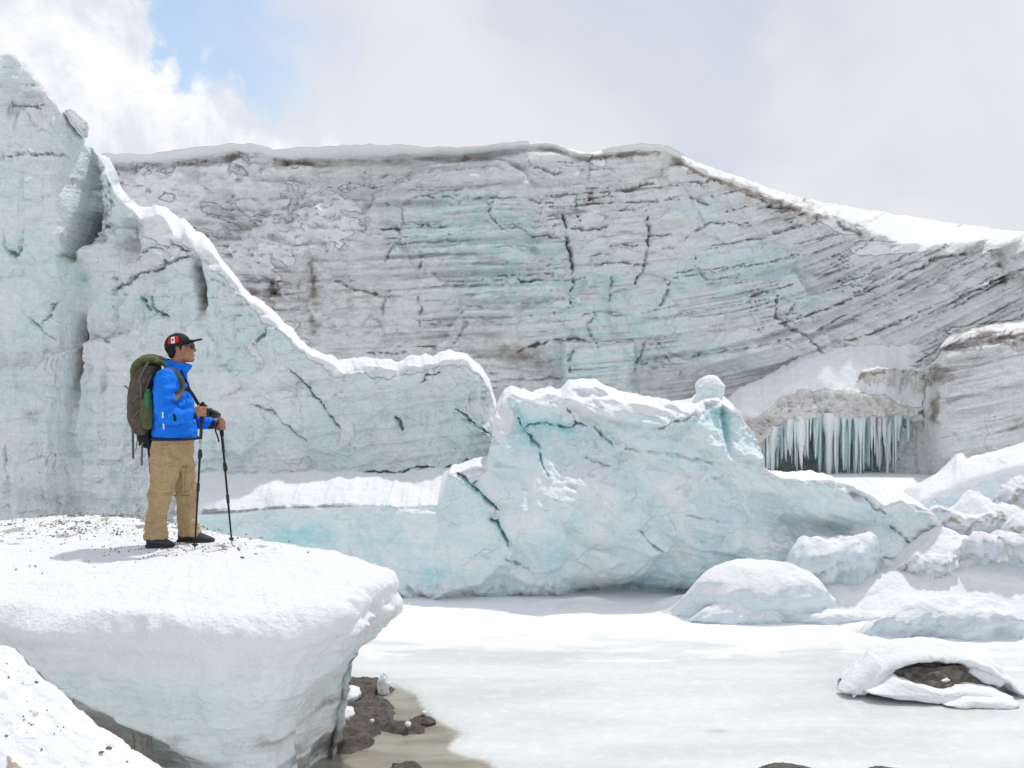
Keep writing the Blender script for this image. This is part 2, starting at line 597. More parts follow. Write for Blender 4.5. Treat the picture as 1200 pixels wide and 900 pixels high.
def loaf(px0, px1, step, crest, ridge, lean, zb, rows, tops=14, bulge=0.05, back=2.0, jag=0.0, seed=0, rag=0.0, rag_from=-999, rag_to=9999, zref=None):
    """Front face from the ground up to a crest line, a cap from crest to ridge line, a back slope behind.
    crest and ridge are (photo x, photo y, distance) lists; lean is how much nearer the foot is than the crest."""
    px = np.arange(px0, px1 + step, step)
    cy = interp(crest, px, 1); cd = interp(crest, px, 2)
    ry = interp(ridge, px, 1); rd = interp(ridge, px, 2)
    if jag:
        j = jag * fbm(px / 14.0, 0.5, 0, 4, seed + 31)
        cy = cy + j; ry = ry + j * 0.8
    if rag:
        cy = ry + (cy - ry) * (1 + rag * sst(px, rag_from, rag_from + 30) * sst(px, rag_to + 30, rag_to) * (1.1 * fbm(px / 34.0, 2.5, 0, 2, seed + 33) - 0.5)).clip(0.12, 2.2)
    C = np.stack([(px - CX) / F * cd, cd, CH - (cy - CY) / F * cd], -1)
    R = np.stack([(px - CX) / F * rd, rd, CH - (ry - CY) / F * rd], -1)
    if zref is not None:
        R[:, 0] = (px - CX) / F * (cd - 0.12)
    le = interp(lean, px, 1) if isinstance(lean, list) else np.full(px.shape, float(lean))
    if zref is not None:                                 # one slope for the whole flank: low crests stand nearer than high ones
        for _ in range(3):
            dn = cd - le * np.clip(1 - (C[:, 2] - zb) / (zref - zb), 0, 1)
            C = np.stack([(px - CX) / F * (cd - 0.12), dn, CH - (cy - CY) / F * dn], -1)
        le = cd - (cd - le) - (cd - C[:, 1])
    B = C.copy(); B[:, 1] -= le
    B[:, 2] = np.minimum(zb, C[:, 2] - 0.05)
    v = lin(0, 1, rows)[:, None, None]
    front = B[None] * (1 - v) + C[None] * v
    if zref is not None:                                 # level rows, so neighbouring columns of unequal height do not shear
        zr = np.minimum(zb + v[..., 0] * (zref + 0.05 - zb), C[None, :, 2])
        k_ = (zr - zb) / (C[None, :, 2] - zb)
        front = B[None] * (1 - k_[..., None]) + C[None] * k_[..., None]
    t = lin(0, 1, tops + 1)[1:, None, None]
    top = C[None] * (1 - t) + R[None] * t
    top[..., 2] += bulge * np.sin(np.pi * t[..., 0])
    s = lin(0, 1, 9)[1:, None, None]
    K = R.copy(); K[:, 1] += back; K[:, 2] = np.minimum(zb, K[:, 2] - 0.06)
    bk = R[None] * (1 - s) + K[None] * s
    bk[..., 2] += 0.15 * back * np.sin(np.pi * s[..., 0])
    P = np.concatenate([front, top, bk], 0)
    kind = np.concatenate([np.zeros(rows), np.ones(tops), np.full(8, 2.0)])[:, None] * np.ones((1, len(px)))
    ipx = CX + F * P[..., 0] / P[..., 1]
    ipy = CY - F * (P[..., 2] - CH) / P[..., 1]
    vv = np.concatenate([lin(0, 1, rows), np.ones(tops + 8)])[:, None] * np.ones((1, len(px)))
    return P, kind, ipx, ipy, vv


def soften(P, r0, r1, it):
    for _ in range(it):
        Q = P.copy()
        Q[r0:r1] = 0.25 * P[r0 - 1:r1 - 1] + 0.5 * P[r0:r1] + 0.25 * P[r0 + 1:r1 + 1]
        P = Q
    return P


class Face:
    """collects the relief (metres towards the viewer) and the colouring of one ice face"""
    def __init__(self, P, kind, ipx, ipy, v, strata):
        self.P, self.kind, self.px, self.py, self.v = P, kind, ipx, ipy, v
        self.X, self.Z = P[..., 0], P[..., 2]
        self.s = strata
        self.d = np.zeros(ipx.shape)
        self.dirt = np.zeros(ipx.shape); self.blue = np.zeros(ipx.shape); self.snow = np.zeros(ipx.shape)

    def general(self, k, seed, big=0.5, facet=0.2, layer=0.06, fine=0.03, layer_f=1.0):
        X, Z, s = self.X / k, self.Z / k, self.s / k
        wx = X + 0.5 * fbm(X * 0.7, Z * 0.7, 0, 3, seed); wz = Z + 0.35 * fbm(X * 0.7, Z * 0.7, 4, 3, seed + 1)
        self.d += k * big * fbm(X * 0.3, Z * 0.3, 0, 3, seed + 2)
        for sc, am, sd in ((0.55, 1.0, 1), (1.3, 0.45, 2), (3.1, 0.2, 3)):
            gap, ox, oy, r1, r2 = cells((wx * 0.8 * sc).astype(np.float32), (wz * 1.25 * sc).astype(np.float32), seed + sd)
            e = sst(gap, 0.0, 0.10)
            self.d += k * facet * am * e * (0.35 * r1 + 0.9 * r1 * ox + 0.9 * r2 * oy)
        # layers: thin ledges with sharper undersides, strength varies over the face
        amp = 0.35 + 0.9 * sst(fbm(X * 0.35, Z * 0.35, 9, 3, seed + 4), -0.25, 0.4)
        ls = s * 3.0 * layer_f + 0.25 * fbm(X * 0.8, Z * 0.8, 3, 3, seed + 6)
        saw = (ls + 0.35 * pn(ls * 0.7, X * 0.25, 0, seed + 7)) % 1.0
        self.d += k * layer * amp * (sst(saw, 0.0, 0.16) * (1 - saw) - 0.4)
        self.d += k * layer * 0.8 * amp * fbm(X * 0.25, s * 7.0 * layer_f, 0, 4, seed + 8)
        self.d += k * fine * (fbm(X * 5, Z * 6, 0, 4, seed + 9) + 0.9 * (np.abs(pn(X * 2.3, Z * 2.9, 0, seed + 12)) - 0.3))
        self.amp = amp

    def crack(self, pts, w=2.2, deep=0.15, dirt=0.8, blue=0.0, warp=3.0, seed=0):
        if not hasattr(self, 'wf'):
            self.wf = (fbm(self.px / 15, self.py / 15, 0, 4, 40, 0.6), fbm(self.px / 15, self.py / 15, 7, 4, 41, 0.6), sst(fbm(self.px / 9, self.py / 9, 3, 3, 50), -0.35, 0.25))
        xs = [p[0] for p in pts]; ys = [p[1] for p in pts]
        m = w * 9 + warp * 2
        bb = (self.px > min(xs) - m) & (self.px < max(xs) + m) & (self.py > min(ys) - m) & (self.py < max(ys) + m)
        px = self.px[bb]; py = self.py[bb]
        br = self.wf[2][bb]
        dist, al = polydist(px + warp * self.wf[0][bb], py + warp * self.wf[1][bb], pts)
        taper = np.clip(4.5 * np.minimum(al, 1 - al), 0.12, 1) ** 0.7
        ww = w * taper * (0.35 + 0.75 * br)
        g = np.exp(-(dist / ww) ** 2)
        self.d[bb] -= deep * g * (0.4 + 0.6 * br) - 0.25 * deep * np.exp(-((dist - 2.2 * w) / (1.6 * w)) ** 2) * br
        self.dirt[bb] += dirt * g * (0.35 + 0.65 * br) * taper + 0.22 * dirt * np.exp(-(dist / (3.2 * w)) ** 2) * br  # groove shade put into the colour along with the dirt
        self.blue[bb] += blue * np.exp(-(dist / (w * 2.6)) ** 2) * (0.4 + 0.6 * br)

    def finish(self, name, mat, cap_snow=1.0, face_top=0.5, snow_lo=0.45, snow_hi=0.75, top_noise=0.05, ncap=14, soft=3, edge_px=6.0, parent=None, tn=1.0):
        P = self.P.copy()
        face = np.where(self.kind == 0, 1.0, 0.0)
        nrow = int((self.kind[:, 0] == 0).sum())
        # relief dies away over the cap
        fade = np.where(self.kind == 0, 1.0, 0.0)
        for i in range(6):
            fade[nrow + i] = (1 - (i + 1) / 7.0)
        P[..., 1] -= self.d * fade
        cap = (self.kind >= 1) * 1.0
        P[..., 2] += top_noise * cap * (fbm(P[..., 0] * 1.2 * tn, P[..., 1] * 1.2 * tn, 0, 4, 77) + 0.3 * fbm(P[..., 0] * 6 * tn, P[..., 1] * 6 * tn, 0, 3, 78))
        P = soften(P, max(1, nrow - 5), nrow + 5, soft)
        nrm = grid_normals(P)
        nz = nrm[..., 2] * np.sign(np.median(-nrm[..., 1][self.kind == 0]) or 1.0)
        sn = np.maximum(self.snow, np.maximum(sst(nz, snow_lo, snow_hi) * np.where(self.kind >= 1, cap_snow, 1.0), (self.kind >= 1) * cap_snow))
        a = dict(dirt=np.clip(self.dirt, 0, 1.2), blue=np.clip(self.blue, 0, 1), snow=np.clip(sn, 0, 1), strata=self.s)
        self.out = P
        return link(name, grid_mesh(name, P, a), mat, parent)


def strata_of(ipx, ipy, d, slopes):
    """height in metres above the bent layers; slopes: (photo x, image slope dy/dx) list"""
    xs = np.arange(-400, 1700, 5.0)
    sl = np.interp(xs, [p[0] for p in slopes], [p[1] for p in slopes])
    H = np.cumsum(sl) * 5.0
    return (-(ipy - CY) + np.interp(ipx, xs, H)) * d / F


# ---- the great cliff at the back
def build_cliff():
    edge = [(-250, 200), (60, 192), (130, 189), (180, 190), (230, 183), (275, 177), (300, 178), (325, 184), (400, 180), (470, 179), (540, 182), (600, 176), (625, 172),
            (650, 174), (668, 180), (690, 184), (720, 180), (755, 178), (780, 180), (800, 188), (830, 202), (870, 214), (900, 226), (935, 240), (960, 250), (985, 252),
            (1010, 264), (1035, 272), (1060, 282), (1090, 287), (1120, 284), (1150, 281), (1175, 284), (1200, 282), (1300, 300), (1450, 320), (1650, 335)]
    upper = [(-250, 196), (60, 189), (130, 186), (180, 187), (230, 180), (275, 174), (325, 180), (400, 176), (470, 175), (540, 178), (600, 172), (625, 169), (650, 171),
             (690, 181), (720, 177), (755, 175), (780, 177), (800, 184), (830, 197), (870, 209), (900, 222), (935, 231), (1000, 243), (1100, 259), (1200, 273), (1300, 290), (1450, 312), (1650, 328)]
    crest = [(x, y, 30.0 + (0.5 if x < 800 else 0.5 - (x - 800) * 0.004)) for x, y in edge]
    ridge = [(x, y, 31.6 + max(0, (x - 820)) * 0.02) for x, y in upper]
    P, kind, px, py, v = loaf(-200, 1600, 1.75, crest, ridge, 0.7, -0.4, 270, tops=20, bulge=0.06, back=6.0, jag=2.2, seed=3)
    s = strata_of(px, py, 30.0, [(-300, 0.02), (250, 0.05), (420, -0.03), (600, -0.05), (760, -0.10), (880, -0.22), (1000, -0.42), (1100, -0.50), (1200, -0.45), (1500, -0.3)])
    f = Face(P, kind, px, py, v, s)
    f.general(2.0, 5, big=0.55, facet=0.26, layer=0.15, fine=0.045, layer_f=1.35)
    X, Z = f.X, f.Z
    # lumpy, crumpled left shoulder and its snow lodged on ledges
    left = sst(px, 470, 300)
    f.d += left * (0.50 * ridged(px / 40, py / 26, 0, 4, 9) - 0.30 + 0.15 * fbm(px / 9, py / 8, 0, 3, 10))
    lump = blob(px, py, 335, 285, 95, 26, -14) + blob(px, py, 385, 255, 30, 30) + 0.8 * blob(px, py, 300, 300, 45, 12)
    f.d += 1.1 * lump * (0.55 + 0.6 * ridged(px / 22, py / 15, 2, 4, 12))
    f.snow = np.maximum(f.snow, sst(lump * (0.5 + 0.9 * sst(fbm(px / 14, py / 9, 0, 4, 13), -0.2, 0.35)), 0.34, 0.62))
    f.snow = np.maximum(f.snow, sst(fbm(px / 30, py / 14, 5, 4, 14) + 0.25 * sst(px, 420, 250) * sst(py, 330, 230), 0.42, 0.58) * sst(px, 560, 380) * sst(py, 320, 250))
    # snow hanging below the edge near 900-1100
    f.snow = np.maximum(f.snow, sst(blob(px, py, 700, 190, 12, 12, 30) + blob(px, py, 905, 234, 22, 5, 30) + blob(px, py, 1060, 288, 70, 11, -3) + blob(px, py, 985, 262, 40, 9, 20)
                                    + 0.3 * fbm(px / 15, py / 8, 0, 4, 19), 0.45, 0.7))
    f.snow = np.maximum(f.snow, 0.85 * sst(blob(px, py, 1160, 385, 70, 10, -6) + 0.25 * fbm(px / 20, py / 8, 1, 3, 18), 0.45, 0.75))
    # flakes: clean blue faces
    blue = np.zeros(px.shape)
    for cx, cy, rx, ry, a in ((560, 275, 95, 34, 1.0), (600, 340, 85, 40, 0.9), (690, 420, 55, 38, 1.1), (700, 330, 50, 40, 0.7), (760, 380, 60, 50, 0.75), (850, 330, 60, 40, 0.75),
                              (940, 350, 28, 26, 0.7), (820, 250, 45, 24, 0.6), (860, 420, 60, 28, 0.6), (300, 210, 60, 20, 0.35), (520, 250, 40, 22, 0.6), (1085, 390, 24, 14, 0.5), (470, 420, 20, 16, 0.4), (900, 310, 70, 40, 0.55), (1000, 330, 50, 40, 0.4), (620, 215, 70, 18, 0.45), (1110, 340, 50, 26, 0.35), (430, 250, 50, 40, 0.3)):
        blue += a * blob(px, py, cx, cy, rx, ry)
    blue *= 0.55 + 0.75 * sst(fbm(px / 26, py / 20, 0, 4, 15), -0.35, 0.35)
    f.blue += 1.15 * blue
    # dirt: layers, brown weeping streaks, dark crumpled foot
    lay = sst(fbm(px / 130, s * 1.7, 0, 4, 16), 0.08, 0.5)
    f.dirt += 0.30 * lay * sst(0.75 - blue, 0.0, 0.5)
    thin = sst(np.abs(fbm(px / 240, s * 2.3, 7, 3, 37)), 0.045, 0.0) * sst(fbm(px / 90, py / 50, 6, 3, 38), -0.15, 0.3)
    f.dirt += 0.55 * thin
    f.d -= 0.10 * thin
    foot = blob(px, py, 500, 400, 130, 40, 6) + 0.8 * blob(px, py, 340, 340, 70, 42) + 0.5 * blob(px, py, 420, 330, 60, 60) + 0.6 * blob(px, py, 800, 430, 60, 16)
    f.dirt += 0.42 * foot * (0.25 + 0.9 * sst(ridged(px / 30, py / 15, 0, 4, 17), 0.45, 0.9))
    f.d += 0.22 * foot * ridged(px / 17, py / 9, 3, 4, 27)
    f.dirt += 0.6 * (blob(px, py, 640, 432, 28, 16) + 0.7 * blob(px, py, 610, 415, 30, 12))
    col = sst(fbm(px / 17, py / 150, 4, 4, 20), 0.12, 0.5)
    f.dirt += 0.42 * col * (blob(px, py, 345, 345, 70, 50) + 0.7 * blob(px, py, 700, 225, 80, 40) + 0.8 * blob(px, py, 690, 275, 30, 60) + 0.6 * blob(px, py, 1180, 315, 25, 30) + 0.4 * blob(px, py, 960, 262, 50, 25))
    for x0, y0, y1, w, a in ((368, 300, 390, 7, 0.55), (395, 215, 300, 8, 0.3), (456, 250, 310, 10, 0.4), (688, 190, 245, 10, 0.5), (545, 180, 205, 6, 0.55), (1182, 292, 338, 5, 0.75), (318, 320, 400, 8, 0.4),
                             (915, 240, 300, 7, 0.22), (775, 200, 240, 9, 0.35)):
        g = np.exp(-((px - x0 - 5 * fbm(px / 20, py / 30, 0, 2, 21)) / w) ** 2) * sst(py, y0 - 10, y0 + 8) * sst(py, y1 + 14, y1 - 14)
        f.dirt += a * g * (0.4 + 0.9 * sst(fbm(px / 7, py / 10, 0, 3, 22), -0.3, 0.4))
    # fine ribs that stand out on the right where the layers climb
    rib = sst(px, 830, 1000)
    f.d += rib * 0.13 * fbm(px / 160, s * 2.6, 0, 4, 24)
    f.dirt += rib * 0.34 * sst(fbm(px / 150, s * 2.6, 0, 4, 24), 0.3, -0.35) * sst(fbm(px / 70, py / 50, 3, 3, 25), -0.25, 0.3)
    lower = blob(px, py, 770, 325, 90, 45)
    f.d += lower * 0.10 * fbm(px / 130, s * 2.2, 2, 3, 26)
    f.dirt += lower * 0.28 * sst(fbm(px / 130, s * 2.2, 2, 3, 26), 0.15, -0.3)
    for i, (pts, w, dp, dr) in enumerate((
            ([(656, 250), (664, 275), (669, 300), (672, 322), (668, 356)], 2.6, 0.5, 0.75),
            ([(760, 240), (760, 290), (755, 312), (748, 332)], 2.0, 0.35, 0.5),
            ([(549, 334), (570, 333), (594, 334)], 2.2, 0.25, 1.0),
            ([(598, 331), (625, 328), (668, 321)], 1.9, 0.22, 0.85),
            ([(597, 273), (630, 275), (658, 277)], 2.0, 0.25, 0.7),
            ([(667, 268), (690, 269), (712, 263)], 2.2, 0.3, 0.8),
            ([(497, 234), (540, 237), (580, 237), (650, 239)], 1.9, 0.25, 0.75),
            ([(496, 268), (526, 271)], 2.2, 0.25, 0.6), ([(620, 254), (645, 252)], 2.0, 0.2, 0.7),
            ([(726, 248), (745, 246), (760, 242)], 2.0, 0.25, 0.8), ([(716, 288), (753, 286)], 2.0, 0.25, 0.8),
            ([(697, 309), (725, 308), (753, 306)], 1.7, 0.2, 0.6), ([(760, 277), (785, 275)], 1.9, 0.2, 0.7),
            ([(800, 279), (816, 268), (834, 260), (886, 260)], 2.0, 0.25, 0.75),
            ([(690, 237), (730, 222), (770, 214)], 2.6, 0.3, 0.85), ([(620, 196), (640, 205), (660, 207)], 2.2, 0.25, 0.8),
            ([(408, 213), (425, 214), (441, 219)], 2.0, 0.25, 0.8), ([(420, 205), (455, 203)], 1.8, 0.2, 0.6),
            ([(907, 340), (906, 372), (930, 388), (948, 402), (960, 416)], 1.9, 0.3, 0.6),
            ([(985, 402), (1020, 392), (1054, 380), (1077, 366)], 2.4, 0.2, 0.75), ([(1046, 332), (1075, 316), (1102, 302), (1148, 292)], 2.6, 0.25, 0.8),
            ([(1100, 360), (1140, 342), (1195, 318)], 1.9, 0.18, 0.6), ([(990, 300), (1012, 292), (1040, 268)], 2.0, 0.2, 0.65), ([(1000, 350), (1050, 318)], 1.9, 0.15, 0.5),
            ([(398, 330), (410, 338), (432, 344), (460, 342)], 1.8, 0.2, 0.85), ([(608, 412), (632, 402), (660, 397), (690, 400)], 2.2, 0.3, 0.8),
            ([(446, 270), (458, 272), (470, 270)], 2.3, 0.25, 0.8), ([(680, 372), (705, 366), (728, 365)], 1.8, 0.2, 0.25), ([(770, 395), (780, 420), (800, 440)], 1.8, 0.2, 0.3),
            ([(806, 232), (833, 237)], 3.0, 0.3, 0.9), ([(800, 214), (838, 212), (862, 210)], 2.0, 0.2, 0.8), ([(870, 190 + 30), (905, 240), (960, 246), (1012, 262), (1040, 268)], 2.0, 0.2, 0.6))):
        f.crack(pts, w * 0.62, dp * 1.0, dr * 0.55, warp=6.0, seed=i)
    # many short partings that follow the layers
    rr = random.Random(8)
    tilt_at = lambda x: float(np.interp(x, [-300, 250, 420, 600, 760, 880, 1000, 1100, 1200, 1500], [0.02, 0.05, -0.03, -0.05, -0.10, -0.22, -0.42, -0.50, -0.45, -0.3]))
    for i in range(70):
        x = rr.uniform(130, 1150); y = rr.uniform(195, 455)
        if y < interp(crest, x, 1) + 8: continue
        ln = rr.choice([30, 50, 80, 120, 170]) * (1.3 if x > 850 else 1.0)
        pts = [(x, y)]
        for q in range(6):
            pts.append((pts[-1][0] + ln / 6, pts[-1][1] + tilt_at(pts[-1][0]) * ln / 6 + rr.uniform(-1, 1)))
        f.crack(pts, rr.uniform(0.7, 1.2), rr.uniform(0.08, 0.22), rr.uniform(0.15, 0.45), warp=3.0)
    for i in range(16):
        x = rr.uniform(450, 1000); y = rr.uniform(230, 420)
        f.crack([(x, y), (x + rr.uniform(-10, 10), y + rr.uniform(10, 20)), (x + rr.uniform(-18, 18), y + rr.uniform(25, 45))], rr.uniform(0.9, 1.3), 0.2, rr.uniform(0.1, 0.4), 0.3, warp=6.0)
    # dark seam just under the snowy rim
    top = np.array([interp(crest, px[0], 1)])
    below = py - top
    f.dirt += 0.85 * np.exp(-((below - 4 - 2 * fbm(px / 25, 0.0, 0, 3, 28)) / 2.6) ** 2) * sst(fbm(px / 40, 1.5, 0, 3, 29), -0.45, 0.15) * sst(px, 1090, 1020)
    f.d -= 0.35 * np.exp(-((below - 5) / 3.5) ** 2) * sst(px, 760, 680)
    f.dirt += 0.5 * np.exp(-(below / 22) ** 2) * sst(px, 620, 780) * sst(px, 1020, 930) * (0.3 + sst(fbm(px / 12, py / 9, 0, 3, 30), -0.2, 0.4))
    f.dirt += 0.34 * sst(ridged(px / 26, py / 15, 8, 4, 33), 0.74, 0.95) * left
    f.snow = np.maximum(f.snow, 0.9 * left * sst(fbm(px / 34, py / 20, 2, 4, 36) + 0.3 * sst(py, 330, 240), -0.25, 0.30))
    # plate standing proud near 690,425
    plate = sst(0.35 * fbm(px / 22, py / 22, 0, 4, 34) + np.minimum(sst(px, 655, 664) * sst(px, 748, 738), sst(py, 396, 403)), 0.5, 0.75)
    f.d += 0.6 * plate
    f.blue += 0.4 * plate
    f.dirt *= 1 - 0.6 * plate
    f.dirt *= 0.85
    f.d -= 1.6 * blob(px, py, 970, 535, 80, 40)
    root = empty('ice_cliff', (8.0, 30.0, 0.0), 'tall grey layered ice cliff spanning the background with dirty cracks', 'ice cliff')
    f.finish('ice_face', M_CLIFF, snow_lo=0.86, snow_hi=1.05, top_noise=0.12, parent=root, soft=2, tn=0.4)
    # thin overhanging snow rim
    def rim(pxa, pxb, thick, out, seed):
        xs = np.arange(pxa, pxb, 2.0)
        y = interp(crest, xs, 1) + 2.2 * fbm(xs / 14.0, 0.5, 0, 4, 34) - 2.5
        c = np.stack([(xs - CX) / F * 30.0, np.full(xs.shape, 30.0), CH - (y - CY) / F * 30.0], -1)
        ang = lin(0, 2 * np.pi, 13)[:-1]
        ends = np.clip(np.minimum(xs - pxa, pxb - xs) / 25.0, 0.05, 1)
        th = thick * (0.75 + 0.5 * fbm(xs / 30, 2.0, 0, 3, seed)) * ends
        ou = out * (0.8 + 0.7 * fbm(xs / 25, 5.0, 0, 3, seed + 1)) * ends
        Q = np.zeros((len(ang), len(xs), 3))
        for i, a in enumerate(ang):
            Q[i] = c
            Q[i, :, 1] += 0.45 - np.cos(a) * (0.8 + ou)
            Q[i, :, 2] += th * np.sin(a) * (0.6 + 0.4 * np.cos(a)) + 0.04
        Q = np.swapaxes(Q, 0, 1)
        sh = Q.shape[:2]
        link('snow_cornice', grid_mesh('snow_cornice', Q, zero_attrs(sh, snow=1.0 + 0 * Q[..., 0], blue=0.2 + 0 * Q[..., 0]), wrap=True), M_LIP, root)
    rim(112, 622, 0.042, 0.28, 5)
    rim(705, 800, 0.03, 0.2, 11)


build_cliff()


# ---- the ridge on the left behind the hiker
def build_left():
    upper = [(-260, 30), (-60, 60), (0, 69), (18, 70), (32, 82), (50, 104), (66, 126), (76, 142), (84, 152), (96, 164), (104, 178), (112, 183), (128, 191), (136, 206), (141, 224),
             (150, 238), (165, 244), (195, 247), (222, 262), (245, 285), (262, 312), (290, 345), (320, 372), (342, 388), (352, 402), (372, 416), (395, 428), (420, 424), (450, 428),
             (490, 424), (530, 417), (548, 419), (563, 430), (574, 448), (581, 474), (590, 520), (596, 600)]
    edge = [(-260, 34), (-60, 64), (0, 73), (18, 75), (32, 86), (50, 107), (66, 129), (76, 146), (84, 158), (96, 170), (104, 184), (112, 188), (128, 196), (136, 212), (141, 230),
            (150, 250), (165, 262), (195, 274), (222, 290), (245, 306), (262, 325), (290, 355), (320, 384), (342, 402), (352, 414), (372, 428), (395, 442), (420, 440), (450, 446),
            (490, 440), (530, 428), (548, 430), (563, 442), (574, 460), (581, 486), (590, 530), (596, 606)]
    edge = [(x, u[1] + (y - u[1]) * (0.62 if x > 255 else 1.0)) for (x, y), u in zip(edge, upper)]
    dd = [(-260, 13.4), (0, 13.9), (75, 14.0), (104, 14.4), (140, 14.1), (260, 13.4), (350, 13.1), (500, 13.05), (550, 13.1), (575, 13.3), (590, 13.9), (596, 14.6)]
    crest = [(x, y, float(interp(dd, x, 1))) for x, y in edge]
    ridge = [(x, y, float(interp(dd, x, 1)) + (0.5 if x < 140 else 1.3 if x < 300 else 0.8)) for x, y in upper]
    P, kind, px, py, v = loaf(-220, 596, 1.4, crest, ridge, [(-260, 0.9), (200, 0.5), (300, 0.1), (420, -0.05), (560, -0.05), (600, 0.0)], 0.3, 370, tops=16, bulge=0.08, back=2.5, jag=4.0, seed=5, rag=1.0)
    s = strata_of(px, py, 15.0, [(-300, 0.0), (0, 0.01), (150, 0.03), (260, -0.03), (400, -0.12), (600, -0.15)])
    f = Face(P, kind, px, py, v, s)
    f.general(1.1, 21, big=0.34, facet=0.20, layer=0.035, fine=0.035, layer_f=1.3)
    f.d += 0.10 * (ridged(px / 60, py / 45, 0, 4, 2) - 0.6) + 0.05 * fbm(px / 16, py / 16, 0, 4, 7)
    lowright = sst(px, 250, 360)
    f.snow = np.maximum(f.snow, 0.6 * sst(fbm(px / 45, py / 90, 3, 5, 48, 0.6), 0.0, 0.45))
    streak = sst(fbm(px / 10, py / 140, 6, 4, 49), 0.15, 0.55) * sst(fbm(px / 60, py / 60, 2, 3, 50), -0.1, 0.35)
    f.dirt += 0.42 * streak * sst(px, 340, 200)
    f.d -= 0.05 * streak
    # fluted columns and gully between the two fins
    f.d -= 0.55 * (1 + 0.5 * fbm(px / 9, py / 9, 0, 4, 45)) * np.exp(-((px - 112 - 12 * fbm(px / 26, py / 26, 0, 4, 3)) / 13) ** 2) * sst(py, 330, 250) * sst(py, 160, 200)
    f.d += 0.35 * np.exp(-((px - 128) / 20) ** 2) * sst(py, 300, 190)
    # niche
    cave = sst(blob(px, py, 97, 272, 15, 30, 14) + 0.7 * blob(px, py, 86, 292, 12, 14) + 0.16 * fbm(px / 10, py / 10, 0, 3, 4), 0.42, 0.66)
    f.d -= 1.9 * cave
    f.blue += 1.2 * cave
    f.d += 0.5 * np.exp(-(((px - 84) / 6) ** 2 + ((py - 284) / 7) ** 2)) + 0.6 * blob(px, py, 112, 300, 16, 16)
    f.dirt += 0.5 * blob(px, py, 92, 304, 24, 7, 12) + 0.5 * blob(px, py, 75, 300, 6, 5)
    # brown scoop under the snow shoulder
    f.d -= 0.35 * blob(px, py, 152, 280, 12, 30, 8)
    f.dirt += 0.50 * blob(px, py, 152, 272, 12, 26, 6) + 0.25 * blob(px, py, 150, 312, 8, 24, -20)
    # dark stained notch at 232,330
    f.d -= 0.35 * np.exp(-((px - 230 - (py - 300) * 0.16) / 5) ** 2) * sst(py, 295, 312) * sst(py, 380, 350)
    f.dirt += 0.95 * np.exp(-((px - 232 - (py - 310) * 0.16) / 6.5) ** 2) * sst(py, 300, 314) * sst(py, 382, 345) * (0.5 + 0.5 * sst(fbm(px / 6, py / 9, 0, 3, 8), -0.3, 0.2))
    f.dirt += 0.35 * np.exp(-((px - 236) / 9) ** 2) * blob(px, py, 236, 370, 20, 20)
    # weeping column at 95,430 with an ice rib beside it
    f.d -= 0.22 * np.exp(-((px - 95 - 8 * fbm(px / 20, py / 24, 0, 4, 46)) / 6) ** 2) * sst(py, 365, 385) * sst(py, 500, 440)
    f.dirt += 0.75 * np.exp(-((px - 95 - 3 * fbm(px / 15, py / 30, 0, 2, 6)) / 5.0) ** 2) * sst(py, 360, 388) * sst(py, 480, 415) + 0.25 * np.exp(-((px - 92) / 9) ** 2) * sst(py, 380, 430) * sst(py, 545, 470)
    f.d += 0.16 * np.exp(-((px - 104) / 3.2) ** 2) * sst(py, 350, 380) * sst(py, 590, 500)
    f.d += 0.14 * np.exp(-((px - 24) / 12) ** 2) * sst(py, 470, 510)
    flute = fbm(px / 9, py / 130, 0, 4, 12)
    f.d += 0.07 * flute * sst(py, 330, 430) * sst(px, 260, 160)
    # warm tint of old layers low on the left, dirty top layers
    f.dirt += 0.30 * sst(fbm(px / 80, s * 4.0, 0, 4, 13), 0.0, 0.45) * (sst(py, 430, 500) * sst(px, 140, 60) + 0.8 * sst(py, 260, 150) * sst(px, 120, 60) + 0.4 * sst(py, 350, 300) * sst(px, 330, 240))
    f.dirt += 0.18 * sst(fbm(px / 60, s * 5.0, 5, 4, 14), 0.1, 0.5)
    f.dirt += 0.5 * sst(fbm(px / 14, py / 6, 0, 4, 15), 0.0, 0.45) * sst(py, 578, 592) * sst(px, 280, 200)
    b = 0.50 * sst(fbm(px / 70, py / 50, 0, 4, 16), -0.25, 0.35) + 0.35 * blob(px, py, 60, 330, 90, 70) + 0.45 * blob(px, py, 300, 380, 110, 60) + 0.35 * blob(px, py, 470, 490, 120, 40) + 0.3 * blob(px, py, 20, 110, 40, 30)
    f.blue += 0.8 * b
    f.blue += 0.6 * (blob(px, py, 560, 520, 12, 40) + blob(px, py, 545, 500, 24, 10))
